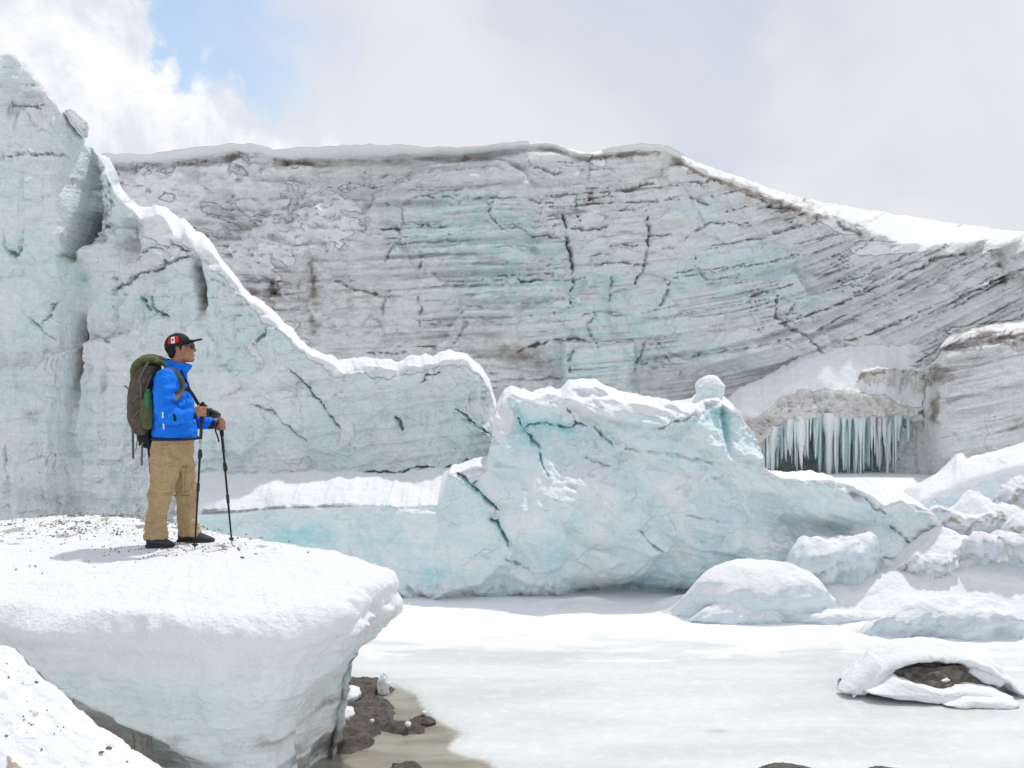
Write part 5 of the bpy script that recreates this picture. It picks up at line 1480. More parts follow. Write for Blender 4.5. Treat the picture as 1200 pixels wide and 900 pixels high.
# ------------------------------------------------------------------ stones and grit lying on the snow
def stones():
    rnd = random.Random(9)
    base = [bpy.data.meshes.new('stone') for _ in range(3)]
    protos = []
    for i in range(3):
        P = lump_mesh('stone', 1, 1, 0.6, 80 + i, n=10, m=7, rough=0.35)
        me = grid_mesh('stone', P, wrap=True, flip=True)
        me.materials.append(M_STONE)
        protos.append(me)
    for b in base: bpy.data.meshes.remove(b)
    crown = [(66, 600, 7), (82, 598, 6), (96, 601, 8), (110, 600, 5), (130, 603, 6), (60, 612, 5), (30, 616, 6), (88, 612, 5), (120, 610, 5), (142, 606, 6), (190, 643, 6), (208, 641, 5), (284, 651, 5), (300, 648, 4), (262, 642, 5)]
    for px, py, s in crown:
        d = CH * 0 + (CH - 1.31) * F / (py - CY)
        d = min(d, 9.2 - 0.05 * (s % 3))
        x = (px - CX) / F * d
        o = bpy.data.objects.new('stone', protos[rnd.randrange(3)]); COL.objects.link(o)
        z = float(block_top(np.array([x]), np.array([d]))[0])
        r = s / 2 / F * d
        o.location = (x, d, z - 0.1 * r); o.scale = (r, r * 0.8, r * 0.7); o.rotation_euler = (0, 0, rnd.uniform(0, 6))
        tag(o, 'small brown stone lying on the snowy crown of the ice block', 'stone', 'stones on the ice block')
    for px, py, s in ((42, 794, 6), (20, 845, 7), (33, 849, 6), (68, 877, 8), (84, 874, 7), (90, 880, 6), (106, 878, 9), (75, 894, 16), (120, 882, 6), (14, 893, 6), (148, 893, 5), (46, 862, 6)):
        d = 4.55
        for _ in range(12):
            x = (px - CX) / F * d
            z = BANK_Z(x, d)
            d = min(4.62, max(3.3, (CH - z) * F / (py - CY)))
        r = s / 2 / F * d
        o = bpy.data.objects.new('stone', protos[rnd.randrange(3)]); COL.objects.link(o)
        o.location = (x, d, z + 0.2 * r); o.scale = (r, r * 0.8, r * 0.7); o.rotation_euler = (0, 0, rnd.uniform(0, 6))
        tag(o, 'small brown stone stuck in the speckled snow bank', 'stone', 'stones on the snow bank')
    # grit too fine to count
    V = []; T = []
    def chip(p, r):
        i = len(V)
        a = rnd.uniform(0, 6.28)
        for k in range(4):
            V.append((p[0] + r * math.cos(a + k * 1.57) * rnd.uniform(0.6, 1.3), p[1] + r * math.sin(a + k * 1.57) * rnd.uniform(0.6, 1.3), p[2] - 0.3 * r))
        V.append((p[0] + rnd.uniform(-.3, .3) * r, p[1], p[2] + r * rnd.uniform(0.5, 0.9)))
        for k in range(4): T.append((i + k, i + (k + 1) % 4, i + 4))
    for _ in range(1500):
        k = rnd.random()
        if k < 0.75: x, y = rnd.gauss(-3.6, 0.6), rnd.gauss(8.85, 0.3)
        elif k < 0.88: x, y = rnd.gauss(-2.5, 0.3), rnd.gauss(7.75, 0.2)
        else: x, y = rnd.gauss(-3.3, 0.7), rnd.gauss(7.8, 0.6)
        if y < 6.6 or not inpoly(np.array([x]), np.array([y]), [(-2.6 + (a - -2.6) * 0.93, 7.5 + (b - 7.5) * 0.90) for a, b in BLOCK_RIM])[0]: continue
        chip((x, y, float(block_top(np.array([x]), np.array([y]))[0])), rnd.uniform(0.004, 0.014))
    for _ in range(900):
        x, y = rnd.uniform(-2.9, -1.6), rnd.uniform(3.4, 4.6)
        if fbm(np.array([x * 3]), np.array([y * 3]), 0, 3, 5)[0] < rnd.uniform(-0.1, 0.5): continue
        chip((x, y, BANK_Z(x, y)), rnd.uniform(0.003, 0.011))
    me = raw_mesh('grit', V, np.zeros((0, 4), int), tris=T)
    o = link('grit', me, M_STONE, smooth=False)
    tag(o, 'fine brown grit sprinkled over the block crown and snow bank', 'grit', kind='stuff')


stones()


# ------------------------------------------------------------------ the hiker
from mathutils.bvhtree import BVHTree
PD = 7.9                                                 # distance of the hiker, from where the boots touch the block
MPX = PD / F                                             # metres per photo pixel there


def H(px, py, dy=0.0):
    return W(px, py, PD + dy)


class Parts:
    def __init__(self):
        self.v = []; self.f = []

    def ring_loft(self, rings):
        n = len(rings[0]); b = len(self.v)
        for r in rings: self.v.extend([tuple(p) for p in r])
        for i in range(len(rings) - 1):
            for j in range(n):
                k = (j + 1) % n
                self.f.append((b + i * n + j, b + i * n + k, b + (i + 1) * n + k, b + (i + 1) * n + j))
        self.f.append(tuple(b + j for j in range(n))[::-1])
        e = b + (len(rings) - 1) * n
        self.f.append(tuple(e + j for j in range(n)))
        return self

    def tube(self, pts, radii, n=16, flat=1.0, up=(0, 1, 0), cap=True):
        """swept tube; radii in metres, flat squashes it along the second axis"""
        pts = [np.array(p, float) for p in pts]
        rings = []
        for i, p in enumerate(pts):
            t = pts[min(i + 1, len(pts) - 1)] - pts[max(i - 1, 0)]
            t /= np.linalg.norm(t) + 1e-9
            u = np.array(up, float); u = u - t * u.dot(t)
            if np.linalg.norm(u) < 1e-3:
                u = np.array((1.0, 0, 0)) - t * t[0]
            u /= np.linalg.norm(u)
            w = np.cross(t, u)
            r = radii[i] if hasattr(radii, '__len__') else radii
            ra, rb = r if hasattr(r, '__len__') else (r, r * flat)
            rings.append([p + u * ra * math.cos(a) + w * rb * math.sin(a) for a in np.linspace(0, 2 * math.pi, n + 1)[:-1]])
        if cap:                                           # rounded ends
            t0 = pts[0] - pts[1]; t0 /= np.linalg.norm(t0) + 1e-9
            t1 = pts[-1] - pts[-2]; t1 /= np.linalg.norm(t1) + 1e-9
            def shrink(ring, c, t, k, s):
                m = np.mean([np.linalg.norm(q - c) for q in ring])
                return [c + (q - c) * k + t * m * s for q in ring]
            a, z = rings[0], rings[-1]
            rings = [shrink(a, pts[0], t0, 0.15, 0.72), shrink(a, pts[0], t0, 0.70, 0.50)] + rings + [shrink(z, pts[-1], t1, 0.70, 0.50), shrink(z, pts[-1], t1, 0.15, 0.72)]
        return self.ring_loft(rings)

    def ball(self, c, r, tilt=0.0, n=18, m=12):
        c = np.array(c, float)
        ca, sa = math.cos(tilt), math.sin(tilt)
        rings = []
        for i in range(m + 1):
            ph = 0.04 + (math.pi - 0.08) * i / m
            ring = []
            for a in np.linspace(0, 2 * math.pi, n + 1)[:-1]:
                x, y, z = r[0] * math.sin(ph) * math.cos(a), r[1] * math.sin(ph) * math.sin(a), r[2] * math.cos(ph)
                ring.append(c + np.array((x * ca - z * sa, y, x * sa + z * ca)))
            rings.append(ring)
        return self.ring_loft(rings)

    def box(self, c, s, rot=None, bev=0.0):
        c = np.array(c, float)
        R = np.array(rot.to_3x3()) if rot is not None else np.eye(3)
        b = len(self.v)
        for x in (-1, 1):
            for y in (-1, 1):
                for z in (-1, 1):
                    self.v.append(tuple(c + R @ (np.array((x, y, z)) * np.array(s) * 0.5)))
        for q in ((0, 1, 3, 2), (4, 6, 7, 5), (0, 4, 5, 1), (2, 3, 7, 6), (0, 2, 6, 4), (1, 5, 7, 3)):
            self.f.append(tuple(b + k for k in q))
        return self

    def mesh(self, name):
        me = bpy.data.meshes.new(name)
        me.from_pydata([tuple(map(float, p)) for p in self.v], [], self.f)
        bm = bmesh.new(); bm.from_mesh(me)
        bmesh.ops.recalc_face_normals(bm, faces=bm.faces)
        bm.to_mesh(me); bm.free()
        return me

    def obj(self, name, mat, parent, smooth=True, bevel=0.0):
        o = link(name, self.mesh(name), mat, parent, smooth)
        if bevel:
            bake(o, ('BEVEL', dict(width=bevel, segments=2, limit_method='ANGLE')))
            if smooth: o.data.polygons.foreach_set('use_smooth', np.ones(len(o.data.polygons), bool))
        return o

    def fused(self, name, mat, parent, voxel=0.008, smooth=4, wrinkle=None):
        """melt all pieces into one continuous skin"""
        o = link(name, self.mesh(name), mat, parent)
        bake(o, ('REMESH', dict(mode='VOXEL', voxel_size=voxel)), ('SMOOTH', dict(factor=0.5, iterations=smooth)))
        me = o.data
        if wrinkle is not None:
            n = len(me.vertices)
            co = np.zeros(n * 3, np.float32); no = np.zeros(n * 3, np.float32)
            me.vertices.foreach_get('co', co); me.vertices.foreach_get('normal', no)
            co = co.reshape(-1, 3); no = no.reshape(-1, 3)
            co += no * wrinkle(co)[:, None]
            me.vertices.foreach_set('co', co.ravel()); me.update()
        me.polygons.foreach_set('use_smooth', np.ones(len(me.polygons), bool))
        return o


def bake(o, *mods):
    for t, kw in mods:
        m = o.modifiers.new('m', t)
        for k, v in kw.items(): setattr(m, k, v)
    dg = bpy.context.evaluated_depsgraph_get()
    dg.update()
    me = bpy.data.meshes.new_from_object(o.evaluated_get(dg))
    old = o.data
    o.modifiers.clear()
    nm = old.name
    o.data = me
    bpy.data.meshes.remove(old)
    me.name = nm


def bend(pts, n=14):
    """smooth path through points"""
    p = np.array(pts, float)
    for _ in range(3):
        q = np.stack([0.75 * p[:-1] + 0.25 * p[1:], 0.25 * p[:-1] + 0.75 * p[1:]], 1).reshape(-1, 3)
        p = np.concatenate([p[:1], q, p[-1:]])
    t = np.linspace(0, len(p) - 1, n)
    return [np.array([np.interp(k, range(len(p)), p[:, i]) for i in range(3)]) for k in t]


def fabric(name, col, var=0.12, rough=0.75, spec=0.25, scale=60.0, bump=0.4, sheen=0.0):
    m = plain(name, col, rough, var, scale, bump, 0.004, 0.0, spec)
    if sheen: m.node_tree.nodes['Principled BSDF'].inputs['Sheen Weight'].default_value = sheen
    return m


M_SKIN = plain('skin', (0.36, 0.17, 0.105), 0.5, 0.14, 25.0, 0.15, 0.003, 0, 0.4)
M_SKIN.node_tree.nodes['Principled BSDF'].inputs['Subsurface Weight'].default_value = 0.0
M_NAVY = fabric('navy_lining', (0.01, 0.02, 0.06))
def folded(name, col, depth, spec=0.2):
    """cloth with creases running down and across"""
    m, nt, b = new_mat(name)
    n = NB(nt)
    a = n.noise(5.0, 1.5, 0.5, n.scaled((1.6, 1.6, 0.5)), 0.8)
    c = n.noise(6.0, 1.5, 0.5, n.scaled((0.7, 0.7, 1.6)), 1.0)
    g = n.noise(60.0, 3.0, 0.6)
    h = n.math('ADD', n.math('ABSOLUTE', n.math('SUBTRACT', a, 0.5)), n.math('MULTIPLY', n.math('ABSOLUTE', n.math('SUBTRACT', c, 0.5)), 0.8))
    v = n.math('ADD', n.math('MULTIPLY', g, 0.5), n.math('MULTIPLY', a, 0.5))
    nt.links.new(n.mix(n.ramp(v, 0.35, 0.65), tuple(q * 0.92 for q in col), tuple(q * 1.08 for q in col)), b.inputs['Base Color'])
    b.inputs['Roughness'].default_value = 0.8
    b.inputs['Specular IOR Level'].default_value = spec
    nt.links.new(n.bump(n.math('ADD', h, n.math('MULTIPLY', g, 0.02)), 1.0, depth), b.inputs['Normal'])
    return m


M_BLACK = fabric('black_fabric', (0.012, 0.012, 0.014), 0.2, 0.7)
M_BLUE = folded('blue_jacket', (0.008, 0.19, 0.82), 0.07)
M_KHAKI = folded('khaki_cotton', (0.43, 0.305, 0.165), 0.075)
M_HAIR = fabric('black_hair', (0.008, 0.007, 0.007), 0.3, 0.6, 0.3, 120.0, 0.8)
M_RED = fabric('red_patch', (0.55, 0.015, 0.03))
M_WHITE = fabric('white_patch', (0.75, 0.74, 0.72), 0.05)
M_OLIVE = fabric('olive_nylon', (0.085, 0.095, 0.035), 0.25, 0.7, 0.3, 30.0)
M_PACK = fabric('brown_nylon', (0.085, 0.07, 0.052), 0.30, 0.75, 0.3, 26.0)
M_WEB = fabric('grey_webbing', (0.13, 0.12, 0.09), 0.2)
M_SHOE = fabric('grey_suede', (0.05, 0.055, 0.07), 0.3, 0.8, 0.3, 40.0)
M_SOLE = fabric('rubber_sole', (0.035, 0.033, 0.03), 0.2, 0.85)
M_SHAFT = plain('dark_alloy', (0.02, 0.021, 0.024), 0.35, 0.15, 30, 0.1, 0.002, 0.6)
M_STEEL = plain('pale_alloy', (0.45, 0.45, 0.46), 0.35, 0.1, 30, 0.1, 0.002, 0.8)
M_PLASTIC = plain('black_plastic', (0.015, 0.015, 0.016), 0.4, 0.15, 40, 0.1, 0.002)
M_GLASS = plain('dark_lens', (0.01, 0.01, 0.012), 0.12, 0.1, 10, 0.02, 0.001, 0.0, 0.8)
M_GREEN = plain('green_bottle', (0.02, 0.16, 0.07), 0.3, 0.1, 20, 0.05, 0.002)

GROUND = lambda X, Y: float(block_top(np.array([X]), np.array([Y]))[0])

# poles first: the hands close on them
NEAR_TOP, NEAR_TIP = H(237.5, 474, -0.20), H(228, 645, -0.26)
FAR_TOP, FAR_TIP = H(258.5, 492, 0.16), H(272, 637.5, 0.05)
NEAR_TIP[2] = GROUND(NEAR_TIP[0], NEAR_TIP[1]) - 0.015
FAR_TIP[2] = GROUND(FAR_TIP[0], FAR_TIP[1]) - 0.015


def grip_hand(p, centre, axis, back, wrist, side):
    """five fingers closed round a grip: centre of the grip inside the fist, axis up, back points to the wrist, side to the back of the hand"""
    axis = axis / np.linalg.norm(axis)
    back = back - axis * back.dot(axis); back /= np.linalg.norm(back)
    out = side - axis * side.dot(axis) - back * side.dot(back); out /= np.linalg.norm(out)
    fwd = -back
    p.tube([wrist, wrist * 0.5 + (centre + back * 0.04 + out * 0.012) * 0.5, centre + back * 0.036 + out * 0.016], [(0.030, 0.023), (0.036, 0.022), (0.040, 0.019)], up=axis)
    p.tube([centre + back * 0.040 + out * 0.018, centre + out * 0.036 + back * 0.008], [(0.041, 0.017), (0.040, 0.013)], up=axis)
    for i, hgt in enumerate((0.031, 0.0105, -0.010, -0.030)):
        ln = (0.95, 1.05, 1.0, 0.85)[i]
        r = (0.0096, 0.0100, 0.0096, 0.0086)[i]
        pts = []
        for a in (100, 60, 25, -15, -60, -100):
            ang = math.radians(a if a > 0 else a * ln)
            rad = 0.029 if a > 20 else 0.0265
            pts.append(centre + axis * (hgt - 0.004 * (100 - a) / 200) + out * rad * math.sin(ang) + fwd * rad * math.cos(ang))
        p.tube(pts, [r * 1.08, r * 1.02, r * 1.05, r, r, r * 0.85], n=10)
    base = centre + back * 0.034 + axis * 0.030
    p.tube([base - axis * 0.012, base + axis * 0.012 - out * 0.012, centre + axis * 0.050 - out * 0.016 + fwd * 0.006, centre + axis * 0.046 - out * 0.008 + fwd * 0.034], [0.0155, 0.0135, 0.0115, 0.0085], n=10)


def build_person():
    foot = H(197, 638, 0.0)
    root = empty('person', (foot[0], PD, GROUND(foot[0], PD)), 'person in blue jacket and khaki trousers gazing right, standing on the ice block', 'person')
    nax = NEAR_TOP - NEAR_TIP; nax /= np.linalg.norm(nax)
    fax = FAR_TOP - FAR_TIP; fax /= np.linalg.norm(fax)
    nc = NEAR_TOP - nax * 0.055; fc = FAR_TOP - fax * 0.045
    nwr = H(227.5, 485, -0.205); fwr = H(249.5, 497, 0.175)
    s = MPX
    # --- body: one skin from head to feet
    b = Parts()
    b.ball(H(209.5, 405), (13.6 * s, 0.074, 13.2 * s))
    b.ball(H(217, 411), (9.6 * s, 0.060, 12.0 * s), -0.15)
    b.ball(H(219.5, 418), (7.2 * s, 0.050, 6.6 * s), -0.25)
    b.ball(H(224.6, 421.6), (3.3 * s, 0.024, 3.0 * s))
    b.tube([H(225.6, 404.5), H(227.4, 408.5), H(228.6, 411.2)], [0.009, 0.012, 0.0135], n=10)
    for dy in (-0.010, 0.010): b.ball(H(227.2, 411.8, dy), (0.010, 0.008, 0.008))
    b.ball(H(224.8, 403.2), (2.2 * s, 0.045, 1.6 * s))
    b.ball(H(226.6, 415.6), (1.7 * s, 0.021, 0.9 * s)); b.ball(H(226.3, 417.6), (1.6 * s, 0.019, 0.9 * s))
    for dy in (-0.030, 0.030): b.ball(H(223.4, 410, dy), (2.6 * s, 0.016, 2.4 * s))
    for dy in (-0.076, 0.076):
        b.ball(H(214.6, 409, dy), (2.4 * s, 0.010, 4.4 * s), -0.2); b.ball(H(214.2, 412.4, dy), (1.5 * s, 0.008, 1.6 * s))
    b.tube([H(204, 440), H(207, 428), H(212, 414)], [0.062, 0.056, 0.054])
    b.tube([H(203, 440), H(204, 470), H(206, 505), H(204, 525)], [(0.15, 0.09), (0.15, 0.10), (0.14, 0.10), (0.14, 0.10)], up=(0, 1, 0))
    nel, fel = H(199, 487, -0.255), H(222, 492, 0.25)
    b.tube([H(196, 442, -0.16), H(195, 465, -0.23), nel], [0.045, 0.042, 0.036]); b.tube([nel, nwr], [0.036, 0.026])
    b.tube([H(206, 442, 0.16), H(212, 468, 0.23), fel], [0.045, 0.042, 0.036]); b.tube([fel, fwr], [0.036, 0.026])
    grip_hand(b, nc, nax, nwr - nc, nwr, np.array((0.15, -1.0, 0.1)))
    grip_hand(b, fc, fax, fwr - fc, fwr, np.array((0.2, 1.0, 0.1)))
    b.tube([H(196, 520, -0.09), H(189, 575, -0.115), H(183, 624, -0.125)], [0.07, 0.048, 0.036]); b.tube([H(184, 628, -0.135), H(192, 634, -0.135)], [0.034, 0.024])
    b.tube([H(210, 520, 0.09), H(218.5, 575, 0.125), H(221, 620, 0.15)], [0.07, 0.048, 0.036]); b.tube([H(220, 622, 0.15), H(232, 629, 0.15)], [0.034, 0.022])
    body = b.fused('body', M_SKIN, root, voxel=0.0048, smooth=3)
    # --- trousers
    t = Parts()
    def ringx(xa, xb, py, dy, ry, n=22, pw=1.0, tilt=0.0):
        c = H((xa + xb) / 2, py, dy); rx = (xb - xa) / 2 * (PD + dy) / F
        return [c + np.array((rx * math.cos(a), ry * math.sin(a), tilt * math.cos(a))) for a in np.linspace(0, 2 * math.pi, n + 1)[:-1]]
    t.ring_loft([ringx(182, 226, 503, 0.0, 0.165), ringx(179, 226, 515, 0.0, 0.178), ringx(177, 225, 528, 0.0, 0.185), ringx(180, 222, 542, 0.0, 0.165)])
    wide = ringx
    ringx = lambda xa, xb, py, dy, ry: wide(xa + 1.2, xb - 1.2, py, dy, ry * 0.93)
    t.ring_loft([ringx(178, 214, 522, -0.085, 0.10), ringx(175.5, 213.5, 545, -0.095, 0.108), ringx(175, 209, 560, -0.105, 0.100), ringx(174, 204, 575, -0.115, 0.094), ringx(172.5, 199.5, 590, -0.12, 0.088),
                 ringx(171, 196, 605, -0.125, 0.084), ringx(170, 194.5, 618, -0.125, 0.082), ringx(169.5, 196.5, 631, -0.125, 0.083)])
    t.ring_loft([ringx(196, 226, 522, 0.085, 0.10), ringx(199, 228, 545, 0.10, 0.105), ringx(203, 230, 560, 0.115, 0.100), ringx(205, 231.5, 575, 0.125, 0.096), ringx(206, 231, 590, 0.135, 0.090),
                 ringx(207, 231, 605, 0.14, 0.085), ringx(209, 232.5, 615, 0.145, 0.083), ringx(210, 236, 627, 0.145, 0.084)])
    ringx = wide
    def wr_p(c):
        px = CX + F * c[:, 0] / c[:, 1]; py = CY - F * (c[:, 2] - CH) / c[:, 1]
        w = 0.014 * ridged(c[:, 0] * 7 + c[:, 2] * 3, c[:, 1] * 7, c[:, 2] * 11, 3, 5) - 0.008
        w += 0.018 * ridged(c[:, 0] * 6, c[:, 1] * 6, c[:, 2] * 24, 2, 7) * np.maximum(sst(py, 600, 620), blob(px, py, 200, 578, 60, 8)) - 0.004
        w += 0.02 * ridged((c[:, 0] + 0.8 * c[:, 2]) * 9, c[:, 1] * 5, (c[:, 2] - 0.8 * c[:, 0]) * 2, 2, 9) * blob(px, py, 205, 535, 40, 18)
        w += 0.016 * ridged(c[:, 0] * 12 + c[:, 2] * 2.5, c[:, 1] * 12, c[:, 2] * 1.6, 2, 19) - 0.009
        return w
    tr = t.fused('trousers', M_KHAKI, root, voxel=0.009, smooth=3, wrinkle=wr_p)
    for xa, xb, py, dy, ry in ((173.2, 203.2, 578, -0.115, 0.095), (204.6, 231.9, 580, 0.125, 0.097)):
        q = Parts()
        c = ringx(xa, xb, py, dy, ry, 26)
        q.tube(c + [c[0]], 0.006, n=6, cap=False, up=(0, 0, 1)); q.obj('knee_zip', M_NAVY if False else M_KHAKI, tr)
    # --- jacket: torso, sleeves and hem
    j = Parts()
    j.ring_loft([ringx(189, 219, 431, 0.0, 0.085), ringx(186, 218, 436, 0.0, 0.155), ringx(183, 218.5, 443, 0.0, 0.195), ringx(181, 221, 455, 0.0, 0.205), ringx(180, 225, 470, 0.0, 0.208), ringx(180, 228, 485, 0.0, 0.205),
                 ringx(180, 230, 500, 0.0, 0.20), ringx(179.5, 231, 510, 0.0, 0.198), ringx(180, 231, 513.5, 0.0, 0.194)])
    j.tube(bend([H(196, 440, -0.15), H(193, 452, -0.215), H(192, 470, -0.25), H(194, 485, -0.26)], 8), [0.082, 0.085, 0.085, 0.082, 0.079, 0.076, 0.073, 0.070])
    j.tube(bend([H(194, 485, -0.26), H(200, 489, -0.262), H(212, 487.5, -0.245), H(226, 484.5, -0.208)], 8), [0.070, 0.071, 0.068, 0.064, 0.060, 0.056, 0.052, 0.046])
    j.tube(bend([H(206, 440, 0.15), H(210, 455, 0.215), H(216, 475, 0.25), H(222, 491, 0.25)], 8), [0.082, 0.084, 0.083, 0.080, 0.077, 0.074, 0.071, 0.068])
    j.tube(bend([H(222, 491, 0.25), H(230, 494, 0.24), H(240, 495.5, 0.215), H(248.5, 496.5, 0.18)], 8), [0.066, 0.066, 0.063, 0.059, 0.056, 0.053, 0.050, 0.045])
    def wr_j(c):
        px = CX + F * c[:, 0] / c[:, 1]; py = CY - F * (c[:, 2] - CH) / c[:, 1]
        w = 0.020 * ridged(c[:, 0] * 6, c[:, 1] * 6, c[:, 2] * 6, 3, 15) - 0.012
        w += 0.024 * ridged((c[:, 0] * 0.6 + c[:, 2]) * 13, c[:, 1] * 5, (c[:, 0] - c[:, 2]) * 4, 2, 17) * (blob(px, py, 196, 484, 16, 14) + 0.7 * blob(px, py, 240, 495, 10, 8)) - 0.003
        w += 0.010 * np.sin((py + 0.25 * px) * 0.55) * blob(px, py, 205, 475, 24, 30)
        return w
    ja = j.fused('jacket', M_BLUE, root, voxel=0.0085, smooth=4, wrinkle=wr_j)
    # stand-up collar, open at the front
    rings = []
    for k, (py, dz) in enumerate(((437, 0), (430, 0), (423, 0))):
        pass
    def collar(name, mat, grow, par):
        n = 40
        outer = []; 
        lev = [(0.0, 1.0), (0.35, 1.02), (0.7, 1.04), (1.0, 1.03)]
        V = []; Fc = []
        for t_, g in lev:
            for i in range(n):
                a = math.radians(-172 + 344 * i / (n - 1))           # gap at the throat
                fx = math.cos(a)
                x0 = 205.5 + 12.0 * fx * g; 
                ytop = 419.5 + 8.5 * (0.5 + 0.5 * fx)                  # collar is higher at the nape than at the throat
                ybot = 436 + 3.0 * fx
                x0 += (7.5 * t_) * (0.5 + 0.5 * fx)
                py = ybot * (1 - t_) + ytop * t_
                V.append(H(x0 + grow * fx, py, 0) + np.array((0, math.sin(a) * (0.082 + 0.004 * t_ + grow * 0.006), 0)))
        for r_ in range(len(lev) - 1):
            for i in range(n - 1):
                Fc.append((r_ * n + i, r_ * n + i + 1, (r_ + 1) * n + i + 1, (r_ + 1) * n + i))
        q = Parts(); q.v = [tuple(v) for v in V]; q.f = Fc
        o = link(name, q.mesh(name), mat, par)
        bake(o, ('SOLIDIFY', dict(thickness=0.007, offset=0)), ('SUBSURF', dict(levels=1)))
        o.data.polygons.foreach_set('use_smooth', np.ones(len(o.data.polygons), bool))
        return o
    collar('collar', M_BLUE, 0.0, ja)
    collar('collar_lining', M_NAVY, -1.1, ja)
    bv = BVHTree.FromPolygons([v.co[:] for v in ja.data.vertices], [p.vertices[:] for p in ja.data.polygons])
    def onto(px, py, off=0.005, tree=bv):
        d = Vector((px - CX, F, CY - py)).normalized()
        hit = tree.ray_cast(Vector((0, 0, CH)), d)
        if hit[0] is None: return None
        return np.array(hit[0] - d * off)
    def ribbon(pts, w, th, name, mat, par, off=0.006, n=16, tree=bv):
        hits = [onto(x, y, off, tree) for x, y in pts]
        hits = [h for h in hits if h is not None]
        q = Parts(); q.tube(bend(hits, n), [(th, w)] * n, n=8, up=(0.25, -1, 0.1)); return q.obj(name, mat, par)
    ribbon([(190.5, 483), (191, 492), (192, 503)], 0.006, 0.004, 'pocket_zip', M_WHITE, ja)
    ribbon([(203.5, 486), (205, 490), (205, 493)], 0.012, 0.004, 'chest_logo', M_BLACK, ja)
    q = Parts()
    hem = ringx(179.2, 231.6, 513.5, 0.0, 0.198, 36)
    q.tube(hem + [hem[0]], 0.011, n=8, cap=False, up=(0, 0, 1)); q.obj('hem', M_NAVY, ja)
    for a_, b_, nm in ((nwr, nc, 'cuff'), (fwr, fc, 'cuff')):
        d = (b_ - a_) / np.linalg.norm(b_ - a_)
        q = Parts(); q.tube([a_ - d * 0.022, a_ + d * 0.004], [0.046, 0.041], n=16); q.obj('cuff', M_NAVY, ja)
    # --- shoes
    for px0, px1, dy in ((172, 203, -0.135), (208.5, 250, 0.15)):
        D = PD + dy
        x0, x1 = (px0 - CX) / F * D, (px1 - CX) / F * D
        g = GROUND((x0 + x1) / 2, D)
        L = x1 - x0
        sh = Parts()
        sec = [(0.02, 0.034, 0.10), (0.15, 0.045, 0.125), (0.34, 0.048, 0.125), (0.5, 0.048, 0.098), (0.7, 0.050, 0.070), (0.88, 0.046, 0.048), (0.985, 0.028, 0.036)]
        rings = []
        for u_, hw, ht in sec:
            ring = []
            for a in np.linspace(0, 2 * math.pi, 19)[:-1]:
                yy = math.cos(a) * hw; zz = ht * 0.5 + math.sin(a) * ht * 0.5
                zz = max(zz, 0.012)
                ring.append(np.array((x0 + L * u_, D + yy + 0.012 * u_, g + zz)))
            rings.append(ring)
        sh.ring_loft(rings)
        so = sh.fused('shoe', M_SHOE, root, voxel=0.007, smooth=3)
        sole = Parts(); rings = []
        for u_, hw, ht in sec:
            c = np.array((x0 + L * (u_ * 1.03 - 0.015), D + 0.012 * u_, g + 0.010))
            hw2 = hw + 0.005
            rings.append([c + np.array((0, sx * hw2, sz * 0.015)) for sx, sz in ((-1, -1), (-0.6, -1.1), (0.6, -1.1), (1, -1), (1, 1), (0.6, 1.1), (-0.6, 1.1), (-1, 1))])
        sole.ring_loft(rings); sole.obj('sole', M_SOLE, so)
        lace = Parts()
        for u_ in (0.42, 0.50, 0.58):
            h_ = np.interp(u_, [q_[0] for q_ in sec], [q_[2] for q_ in sec])
            lace.tube([np.array((x0 + L * u_, D - 0.022, g + h_ * 0.93)), np.array((x0 + L * u_, D + 0.01, g + h_ + 0.002)), np.array((x0 + L * u_, D + 0.035, g + h_ * 0.93))], 0.0035, n=6)
        lace.obj('laces', M_WEB, so)
    # --- hair under the cap
    h = Parts()
    h.ball(H(205.0, 408), (11.0 * s, 0.078, 9.6 * s), 0.3); h.ball(H(203.5, 415), (6.0 * s, 0.066, 6.2 * s)); h.tube([H(211.5, 404, -0.074), H(212.5, 411, -0.074)], [0.016, 0.008]); h.tube([H(211.5, 404, 0.074), H(212.5, 411, 0.074)], [0.016, 0.008])
    h.fused('hair', M_HAIR, root, voxel=0.006, smooth=3)
    # --- cap with bill and flag patch
    cc = H(208.6, 405.2); tilt = math.radians(10)
    rx, ry, rz = 15.6 * s, 0.089, 15.4 * s
    def cap_pt(a, ph, k=1.0):
        x, y, z = rx * math.sin(ph) * math.cos(a) * k, ry * math.sin(ph) * math.sin(a) * k, rz * math.cos(ph) * k
        z = z if z < 0.80 * rz else 0.80 * rz + (z - 0.80 * rz) * 0.85
        return cc + np.array((x * math.cos(tilt) - z * math.sin(tilt), y, x * math.sin(tilt) + z * math.cos(tilt)))
    V = []; Fc = []; n, m = 40, 14
    for i in range(m):
        for k in range(n):
            a = 2 * math.pi * k / n
            phm = math.radians(92 + 10 * (0.5 - 0.5 * math.cos(a)))
            V.append(cap_pt(a, 0.02 + (phm - 0.02) * i / (m - 1)))
    for i in range(m - 1):
        for k in range(n):
            Fc.append((i * n + k, i * n + (k + 1) % n, (i + 1) * n + (k + 1) % n, (i + 1) * n + k))
    Fc.append(tuple(range(n)))
    q = Parts(); q.v = V; q.f = Fc
    cap = link('cap', q.mesh('cap'), M_BLACK, root)
    bake(cap, ('SOLIDIFY', dict(thickness=0.004, offset=-1)))
    cap.data.polygons.foreach_set('use_smooth', np.ones(len(cap.data.polygons), bool))
    V = []; Fc = []; n, m = 16, 8
